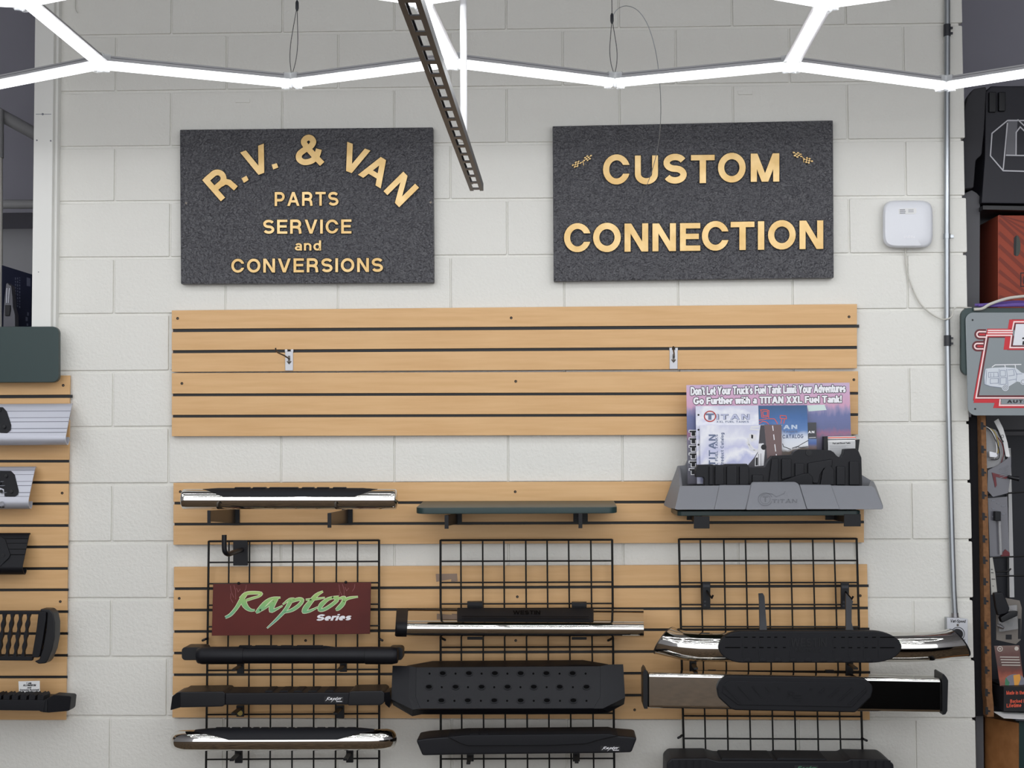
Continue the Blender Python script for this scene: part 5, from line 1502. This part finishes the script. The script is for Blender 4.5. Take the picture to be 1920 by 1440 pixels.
m = MB().prism([(1806, 214), (1814, 182), (1826, 166), (1850, 162), (1846, 240), (1841, 290), (1830, 300), (1826, 352), (1800, 355)], -.095, -.06, .006)
tag(emit('dark_cover', m, mat('dark_cover_cloth', (52, 52, 56), .8)), 'dark grey cover hanging between the block wall and the black emblem case', 'cover')
m = MB().prism([(1800, 366), (1822, 356), (1832, 362), (1838, 369), (1837, 590), (1800, 590)], -.45, -.13, .003)
tag(emit('metal_upright', m, 'greypanel'), 'dark grey metal upright beside the orange carton', 'upright')
t = thing('gondola_shelf', P(1930, 396, -.1), 'thin dark shelf between the black emblem case and the orange carton', 'shelf')
emit('board', MB().prism([(1843, 385), (2060, 388), (2060, 397), (1843, 393)], -.45, -.08, .001), 'blkgloss', t)
t = thing('carton', P(1930, 590, -.1), 'orange red striped carton with an oval hand hole', 'box')
emit('box', MB().prism([(1871, 404), (2060, 404), (2060, 590), (1871, 590)], -.36, -.12, .001), 'card', t, smooth=0)
CO2 = -.12 + .0008
m = MB()
for k in range(13):
    y = 400 + k * 24 - 60
    for q in stroke([(1872, y), (1972, y + 92)], 8):
        q2 = [(max(1871.5, min(a, 2058)), max(403, min(b, 589))) for a, b in q]; m.flat(q2, CO2)
emit('stripe_print', m, 'cardd', t, smooth=0)
emit('hand_hole', MB().flat(disc(1907, 461, 6.5, 18, 19.5), CO2 + .0006), mat('dim_hole', (74, 78, 74), .8), t, smooth=0)
emit('hand_hole_edge', MB().flat([(1901, 446), (1906, 441), (1905, 480), (1901, 478)], CO2 + .001), 'ink', t, smooth=0)
m = MB()
for q in stroke([(1914, 512), (1940, 511), (1940, 536), (1914, 537)], 1.8, True): m.flat(q, CO2 + .0006)
for q in stroke([(1920, 518), (1920, 532)], 2.4) + stroke([(1926, 518), (1926, 532)], 2): m.flat(q, CO2 + .0006)
emit('handling_mark', m, 'ink', t, smooth=0)

# cables lying over the sign
t = thing('cable_bundle', P(1930, 578, .05), 'purple network cables bundled on top of the grey sign', 'cable')
for k, pts in enumerate(([(1828, 572, .045), (1850, 571, .045), (1880, 568, .05), (1910, 566, .05), (1960, 569, .05), (2060, 574, .04)], [(1834, 573, .05), (1862, 573, .055), (1890, 571, .06), (1930, 570, .06), (2060, 572, .055)],
                         [(1845, 573.5, .064), (1880, 573, .066), (1920, 572.5, .066), (2060, 573, .066)])):
    emit('cable', MB().sweep([P(*q) for q in spline(pts, 4)], .0052, 8), 'purple', t)
tag(emit('white_cable', MB().sweep([P(*q) for q in spline([(1826, 580, .07), (1842, 578.5, .074), (1856, 570.5, .078), (1880, 562, .074), (1905, 557, .076), (1960, 553, .076), (2060, 551, .076)], 5)], .0052, 8), 'cord'), 'white cable arching over the purple bundle above the grey sign', 'cable')

# green board and grey sign with red line work
m = MB().prism(rrect(1802, 577, 2110, 704, 15), .040, .060, .002)
tag(emit('green_board', m, 'green'), 'dark green board with rounded corners behind the grey sign', 'board')
t = thing('metal_sign', P(1950, 778, .07), 'grey sign with red and white line work and a drawn van at the right edge', 'sign')
SO = .068
emit('face', MB().prism([(x + (y - 586) * .028 if x < 1900 else x, y) for x, y in rrect(1810, 586, 2110, 779, 15)], SO - .006, SO, .0006), 'signgrey', t, smooth=0)


def zs_(x, y): return 1790 + x / 6, 560 + y / 6


def lines_(name, lns, w_, k_, lift, closed=False):
    m = MB(); i = 0
    for ln in lns:
        for q in stroke([zs_(*p) for p in ln], w_, closed): m.flat(q, SO + lift + i % 5 * 3e-5); i += 1
    emit(name, m, k_, t, smooth=0)


U1 = [(352, 372), (282, 371)] + [(282 - 32 * math.sin(math.radians(k)), 401.5 - 30.5 * math.cos(math.radians(k))) for k in range(15, 180, 15)] + [(282, 432), (352, 432)]
U2 = [(325, 504), (256, 504)] + [(256 - 32 * math.sin(math.radians(k)), 534.5 - 30.5 * math.cos(math.radians(k))) for k in range(15, 180, 15)] + [(256, 565), (325, 565)]
LEG = [(648, 412), (362, 412), (240, 1116), (1900, 1116)]
lines_('red_line_edge', [[(655, 385), (365, 385)], U1, U2, LEG, [(640, 415), (622, 550), (1900, 550)], [(1900, 258), (668, 260), (650, 350)], [(505, 1130), (498, 1202), (1900, 1202)]], 9.6, 'darkred', .0004)
m = MB()
for q in ([(615, 235), (1900, 232), (1900, 275), (665, 275), (650, 345), (598, 336)], [(365, 338), (655, 338), (650, 425), (350, 430)], [(568, 430), (636, 430), (612, 574), (550, 575)], [(612, 560), (1900, 560), (1900, 576), (608, 576)], [(222, 1130), (505, 1128), (490, 1172), (212, 1172)],
          [(450, 1172), (505, 1165), (1900, 1215), (1900, 1230), (432, 1230)]): m.flat([zs_(*p) for p in q], SO + .0008)
for q in stroke([zs_(*p) for p in [(330, 590), (222, 1140)]], 4.5): m.flat(q, SO + .0007)
emit('red_field', m, 'redink', t, smooth=0)
lines_('white_line', [[(655, 383), (370, 383)], [(655, 358), (372, 358)], U1, U2, LEG, [(640, 415), (622, 550), (1900, 550)], [(1900, 258), (668, 260), (650, 350)], [(512, 1130), (505, 1200), (1900, 1200)]], 2.6, 'pinkink', .0012)
lines_('red_core', [[(345, 402), (275, 402)], [(320, 535), (255, 535)]], 3.0, 'redink', .0011)
emit('white_panel', MB().flat([zs_(*p) for p in ((690, 285), (1900, 280), (1900, 525), (655, 525))], SO + .001), 'white', t, smooth=0)
m = MB()
for q in ([(765, 480), (800, 470), (800, 520), (760, 520)], [(760, 440), (800, 430), (800, 455), (758, 455)]): m.flat([zs_(*p) for p in q], SO + .0014)
emit('panel_mark', m, 'ink', t, smooth=0)
emit('slogan_field', MB().flat([zs_(*p) for p in ((525, 1128), (1900, 1128), (1900, 1190), (520, 1190))], SO + .0015), 'signgrey', t, smooth=0)
emit('lettering', text_px(MB(), 'AUTO', zs_(588, 1174), zs_(835, 1173), zs_(590, 1140), .26, SO + .0018, track=.14), 'ink', t, smooth=0)
m = MB(); m.flat([zs_(*p) for p in ((345, 790), (420, 778), (560, 772), (690, 780), (752, 832), (820, 850), (840, 900), (800, 955), (700, 932), (606, 990), (520, 1000), (400, 985), (335, 960), (330, 880))], SO + .0006)
m.flat(disc(*zs_(570, 1000), 6.6, 16), SO + .0008); m.flat(disc(*zs_(770, 935), 5.6, 16), SO + .0008)
emit('van_drawing', m, mat('van_white_ink', (206, 212, 220), .4), t, smooth=0)
lines_('van_rack', [[(418, 770), (455, 745), (750, 740)], [(565, 745), (570, 775)], [(680, 745), (686, 778)]], 1.5, 'whiteink', .0008)
lines_('van_sketch_line', [[(345, 790), (332, 880), (336, 962), (400, 985), (520, 1000)], [(360, 800), (352, 960)], [(380, 830), (485, 828), (490, 880), (380, 885), (380, 830)], [(405, 840), (405, 880)], [(440, 836), (440, 880)], [(500, 790), (500, 970)], [(515, 805), (570, 808), (572, 870), (515, 872), (515, 805)],
                           [(585, 790), (600, 985)], [(600, 800), (660, 795), (672, 860), (605, 870)], [(670, 785), (700, 850), (692, 930)], [(515, 890), (580, 888), (580, 960), (515, 965), (515, 890)], [(690, 850), (760, 845)], [(400, 900), (490, 898), (490, 950), (400, 955), (400, 900)], [(606, 920), (690, 905)]], .7, 'blueink', .0011)
lines_('wheel_line', [disc(570, 1000, 26, 14), disc(570, 1000, 12, 10), disc(770, 935, 22, 14)], .8, 'inkg', .0012, True)
m = MB()
for x, y in ((202, 240), (231, 1240)): m.prism(disc(*zs_(x, y), 1.8, 10), SO, SO + .001)
emit('screw', m, 'ink', t, smooth=0)

# gondola under the sign: felt post, fibreboard edge, hooks and goods
m = MB().prism([(1815, 782), (1844, 782), (1851, 1342), (1826, 1342)], -.50, -.03, .003)
tag(emit('felt_post', m, 'felt'), 'tall black upright standing against the end of the block wall', 'upright')
m = MB().prism([(1829, 1342), (1844, 1342), (1846, 1500), (1831, 1500)], -.40, -.05, .002)
tag(emit('steel_foot', m, 'greypanel'), 'dark grey foot below the tall black upright', 'upright')
t = thing('fibre_panel', P(1852, 1345, .02), 'brown fibreboard panel seen edge on with black slots and hooks', 'display panel')
pl, pr_ = [], []
for i in range(25):
    v = i / 24; y = 772 + 572 * v; x = 1839.5 + 9.5 * v + (2 if v > .95 else 0)
    pl.append((x, y)); pr_.append((x + 8.5 + 4 * v, y))
emit('board', MB().prism(pl + pr_[::-1], -.028, .02), 'peg', t, smooth=0)
for i, y in enumerate((798, 842, 885, 928, 968, 1010, 1050, 1090, 1126, 1172, 1218, 1256, 1298, 1332)):
    x = 1839.5 + 9.5 * (y - 772) / 572
    emit('slot', MB().prism([(x - 1, y - 7), (x + 4, y - 6), (x + 4, y - 1), (x + 8, y), (x + 8, y + 3), (x + 4, y + 3), (x + 4, y + 8), (x - 1, y + 7)], .0195, .0212), 'ink', t, smooth=0)

m = MB().prism([(1849, 770), (2100, 770), (2100, 805), (1849, 806)], -.60, -.40, .002)
m2 = MB().prism([(1849, 809), (2100, 808), (2100, 816), (1849, 817)], -.60, -.41, .001)
t = thing('cabinet', P(1960, 1342, -.42), 'dark cabinet front behind the hanging packs, grey along its top', 'cabinet')
emit('top_rail', m, 'greypanel', t); emit('lower_rail', m2, 'greypanel', t)
emit('front', MB().prism([(1849, 805), (2100, 804), (2100, 1400), (1849, 1400)], -.60, -.43), mat('dark_front', (20, 23, 34), .5), t, smooth=0)
m = MB().prism([(1890, 840), (1895, 840), (1902, 1120), (1893, 1120)], -.428, -.40)
tag(emit('white_strip', m, 'paper', smooth=0), 'narrow white upright strip behind the hanging packs', 'strip')

HK = 'black display hooks running out of the fibreboard panel'
for i, (y, x0, x1, o, yy, lab) in enumerate(((928, 1850, 2050, .0, 912, 'black hook passing below the dark packs, topmost of the hooks'), (1046, 1853, 2060, .012, 1036, 'black hook crossing at the red foot of the smoky pack'),
                                   (1080, 1868, 2060, .005, 1078, 'black hook below the smoky pack and just above the tag end'), (1071, 1874, 1894, .012, 1068, 'short black hook with an upturned tip'))):
    pts = [P(x0, y, o), P(lerp(x0, x1, .6), lerp(y, yy, .6), o), P(x1, yy, o)]
    if i == 3: pts = [P(1868, 1072, o), P(1889, 1071.5, o), P(1892, 1070, o), P(1895.5, 1066, o)]
    tag(emit('display_hook', MB().sweep(pts, .0028, 8), 'wire'), lab, 'hook', HK)

# hanging goods
t = thing('hanging_pack', P(1866, 880, .0), 'clear bag with curled wires and a white plug, topmost on the fibreboard', 'package', 'packs hanging beside the fibreboard panel')
emit('bag', MB().shape([(1848, 800, .0), (1868, 806, -.01), (1880, 830, -.01), (1886, 866, .0), (1872, 874, .0), (1849, 879, .0)], (0, .012, 0), .002), 'bag', t)
for k_, pts in (('paper', [(1849, 800, .006), (1858, 806, .008), (1866, 822, .008), (1869, 845, .008), (1864, 860, .008)]), ('gold', [(1856, 803, .006), (1866, 812, .006), (1872, 832, .006), (1871, 850, .006)]), ('darkred', [(1868, 818, .004), (1878, 830, .004), (1882, 850, .004), (1877, 868, .004)]),
                ('ink', [(1850, 802, .009), (1860, 812, .009), (1873, 842, .009), (1872, 860, .009), (1858, 862, .009)])):
    emit('wire', MB().sweep([P(*q) for q in spline(pts, 4)], .0016, 6), k_, t)
emit('plug', MB().prism([(1855, 846), (1868, 849), (1871, 854), (1868, 858), (1856, 857)], .006, .020, .002), 'white', t)
t = thing('hanging_pack', P(1885, 860, -.02), 'white paper tag pack bending out behind the clear bag', 'package', 'packs hanging beside the fibreboard panel')
emit('sheet', MB().shape([(1864, 790, -.03), (1872, 785, -.03), (1881, 803, -.02), (1889, 830, -.015), (1893.5, 857, -.01), (1886, 856, -.01), (1880, 825, -.02), (1872, 806, -.03)], (0, .002, 0)), 'paper', t)
lo = MB()
for q in stroke(disc(1879.5, 818, 2.6, 12), .7, True): lo.flat(q, -.016)
lo.flat([(1879, 826), (1881.5, 826), (1882, 829), (1879.6, 829)], -.0145)
emit('print', lo, 'ink', t, smooth=0)
t = thing('hanging_pack', P(1872, 935, .0), 'dark printed pack with a red strip and a black connector', 'package', 'packs hanging beside the fibreboard panel')
emit('card', MB().shape([(1852, 882, .01), (1872, 872, .01), (1896, 855, .02), (1896, 885, .02), (1890, 925, .012), (1862, 932, .01), (1851, 920, .01)], (0, .010, 0), .001), 'bagdark', t)
emit('red_strip', MB().shape([(1860, 886, .014), (1890, 894, .018), (1886, 898, .018), (1867, 894, .016), (1869, 910, .016), (1866, 914, .016)], (0, .003, 0)), 'darkred', t)
m = MB()
for k in range(5): m.shape([(1874, 880 + k * 4, .0165), (1891, 872 + k * 4.6, .0215), (1891, 873 + k * 4.6, .0215), (1874, 881 + k * 4, .0165)], (0, .001, 0))
emit('print', m, 'inkg', t, smooth=0)
emit('connector', MB().sweep([P(1890, 894, .03), P(1903, 897, .03), P(1910, 898, .03)], [.006, .0075, .0085], 14), 'blkgloss', t)
t = thing('hanging_pack', P(1872, 1046, .0), 'long smoky blister pack with a pale tube and a red foot', 'package', 'packs hanging beside the fibreboard panel')
emit('card', MB().shape([(1852, 934, .0), (1889, 931, .0), (1893, 1045, .0), (1856, 1047, .0)], (0, .008, 0), .001), 'bagdark', t)
emit('tube', MB().sweep([P(1874, 975, .012), P(1876.5, 1040, .012)], .0055, 14), 'bag', t)
emit('block', MB().rect(1866, 959, 1877, 977, .002, .028, .002), 'blk', t)
emit('red_foot', MB().shape([(1877, 1040, .004), (1885, 1030, .004), (1893, 1036, .004), (1893.5, 1045, .004), (1877, 1046, .004)], (0, .003, 0)), 'darkred', t)
m = MB()
for k in range(8): m.rect(1860 + k % 3 * 9, 938 + k * 5, 1866 + k % 3 * 9, 940 + k * 5, .0, .0016)
emit('print', m, 'inkg', t, smooth=0)
t = thing('hanging_pack', P(1862, 1116, .01), 'narrow pale paper tag with dark marks hanging low on the fibreboard', 'package', 'packs hanging beside the fibreboard panel')
emit('sheet', MB().shape([(1856, 1046, .024), (1861, 1045, .024), (1866, 1075, .026), (1870, 1114, .028), (1859, 1115, .024), (1857, 1080, .024)], (0, .0015, 0)), mat('dim_paper', (170, 168, 162), .6), t, smooth=0)
m = MB()
for y, a, b in ((1067, 1858, 1861.5), (1073, 1858, 1863), (1085, 1859, 1866), (1098, 1861, 1863)): m.flat([(a, y), (b, y + .3), (b, y + 1.4), (a, y + 1.2)], .0285)
emit('print', m, 'ink', t, smooth=0)
t = thing('hanging_pack', P(1895, 1208, .0), 'clear clamshell pack with a grey card beside the black handle', 'package', 'packs hanging beside the fibreboard panel')
emit('card', MB().shape([(1868, 1118, .0), (1912, 1126, .0), (1916, 1140, .0), (1914, 1200, .0), (1905, 1208, .0), (1868, 1200, .0)], (0, .006, 0), .001), mat('grey_pack_card', (118, 112, 106), .5), t)
m = MB().rect(1886, 1190, 1897, 1199, -.001, .0015); m.rect(1888, 1166, 1899, 1174, -.001, .0012); m.rect(1909, 1160, 1914, 1198, -.001, .0012)
emit('print', m, 'ink', t, smooth=0)
emit('shell', MB().shape([(1872, 1138, .02), (1908, 1134, .02), (1910, 1180, .02), (1874, 1186, .02)], (0, .014, 0), .004), 'bag', t)
t = thing('hanging_tool', P(1880, 1166, .03), 'black plastic handle hanging over the clear clamshell pack', 'tool')
emit('grip', MB().prism([(1864, 1112), (1881, 1110), (1890, 1132), (1894, 1142), (1889, 1150), (1872, 1155), (1868, 1140)], .028, .055, .005), 'blk', t)
emit('foot', MB().prism([(1876, 1158), (1892, 1148), (1909, 1146), (1908, 1155), (1892, 1162), (1879, 1168)], .028, .058, .003), 'blkgloss', t)
emit('bulb', MB().sweep([P(1870, 1172, .03), P(1874, 1174, .034), P(1880, 1177, .034)], [.004, .008, .006], 12, round_end=.8), 'zinc', t)

# counter display at the bottom right
t = thing('counter_box', P(1930, 1335, .0), 'black counter box with red print about where it is made', 'box')
emit('box', MB().prism([(1882, 1288), (2080, 1282), (2080, 1336), (1882, 1334)], -.14, .03, .001), mat('black_box_card', (22, 20, 24), .5), t, smooth=0)
emit('side', MB().shape([(1860, 1283, -.06), (1882, 1288, .03), (1882, 1334, .03), (1862, 1322, -.06)], (.004, .004, 0)), 'ink', t, smooth=0)
bo = .0306
for s_, x0, x1, yb, yt in (('Made in the USA', 1887, 1936, 1302.5, 1295.5), ('Backed by a', 1894, 1932, 1318, 1311.5), ('Lifetime', 1887.5, 1915, 1326.5, 1319.5)):
    emit('lettering', text_px(MB(), s_, (x0, yb), (x1, yb - .8), (x0, yt), .2, bo, track=.09), 'orange', t, smooth=0)
t = thing('disc_leaflet', P(1890, 1288, .0), 'leaflet in warm browns with a picture of a disc standing in the counter box', 'leaflet')
lm = print_mat('brown_leaflet_print', 'Z', [(0, (120, 84, 76)), (.25, (170, 96, 76)), (.42, (120, 66, 58)), (.55, (92, 70, 66)), (.8, (104, 72, 68)), (1, (120, 98, 92))], (40, .25, (1, 1, 1)))
LO = .0
emit('sheet', MB().prism([(1864, 1211), (1911, 1210), (1921, 1292), (1876, 1292)], LO - .003, LO), lm, t, smooth=0)
m = MB().flat(disc(1903, 1277, 19, 24, 13), LO + .0004)
emit('disc_picture', m, mat('silver_disc_ink', (126, 126, 138), .35), t, smooth=0)
m = MB().flat([(1900, 1266), (1912, 1264), (1914, 1272), (1909, 1286), (1902, 1286)], LO + .0008)
emit('disc_flame', m, mat('yellow_orange_ink', (226, 160, 72), .4), t, smooth=0)
emit('disc_green', MB().flat([(1886, 1270), (1893, 1280), (1891, 1286), (1884, 1284)], LO + .0008), 'teal', t, smooth=0)
m = MB()
for k in range(4):
    y = 1231 + k * 5; m.flat([(1875 + k * 1.2, y), (1911 + k * .8, y + .4), (1911 + k * .8, y + 2.2), (1875 + k * 1.2, y + 1.8)], LO + .0005)
for q in stroke(disc(1875, 1216.5, 4.6, 16), 1.6, True): m.flat(q, LO + .0005)
m.flat(disc(1875, 1216.5, 2, 10), LO + .0005); m.flat(disc(1906, 1216, 4, 12), LO + .0005)
emit('print', m, mat('pale_print', (196, 190, 182), .5), t, smooth=0)
t = thing('loose_papers', P(1930, 1346, .04), 'loose papers lying on the brown cabinet under the counter box', 'paper', None)
for k, (pts, k_) in enumerate((([(1862, 1334, .0), (1882, 1346, .08), (2080, 1356, .08), (2080, 1342, .0)], 'paper'), ([(1858, 1333, -.02), (1880, 1344, .06), (2080, 1354, .06), (2080, 1341, -.02)], 'ink'), ([(1890, 1343, .02), (1905, 1350, .09), (2080, 1360, .09), (2080, 1347, .02)], 'bagdark'))):
    emit('sheet', MB().shape(pts, (0, 0, -.0015)), k_, t, smooth=0)
t = thing('brown_cabinet', P(1900, 1440, .0), 'brown board cabinet under the papers at the lower right corner', 'cabinet')
a, b = P(1847, 1345, .0), P(1911, 1352, .06)
emit('side_panel', MB().solid([P(1847, 1345, -.10), P(1911, 1356, .06), P(1911, 1500, .06), P(1847, 1500, -.10)], [P(1847, 1345, -.10) + Vector((.02, .2, 0)), P(1911, 1356, .06) + Vector((.02, .2, 0)), P(1911, 1500, .06) + Vector((.02, .2, 0)), P(1847, 1500, -.10) + Vector((.02, .2, 0))]), 'particle', t, smooth=0)
emit('front_panel', MB().prism([(1911, 1352), (2080, 1362), (2080, 1500), (1911, 1500)], -.1, .062), 'green', t, smooth=0)

# dark counter added out of view to blacken the reflection in the chrome bar
t = thing('added_counter', (3.75, -2.4, 0), 'low black display counter mirrored in the right end of the square chrome bar', 'counter')
emit('body', MB().box((3.75, -2.4, .30), (1.8, 1.6, .60), .01), 'blkgloss', t)
emit('top', MB().box((3.75, -2.4, .615), (1.86, 1.66, .03), .005), 'greypanel', t)
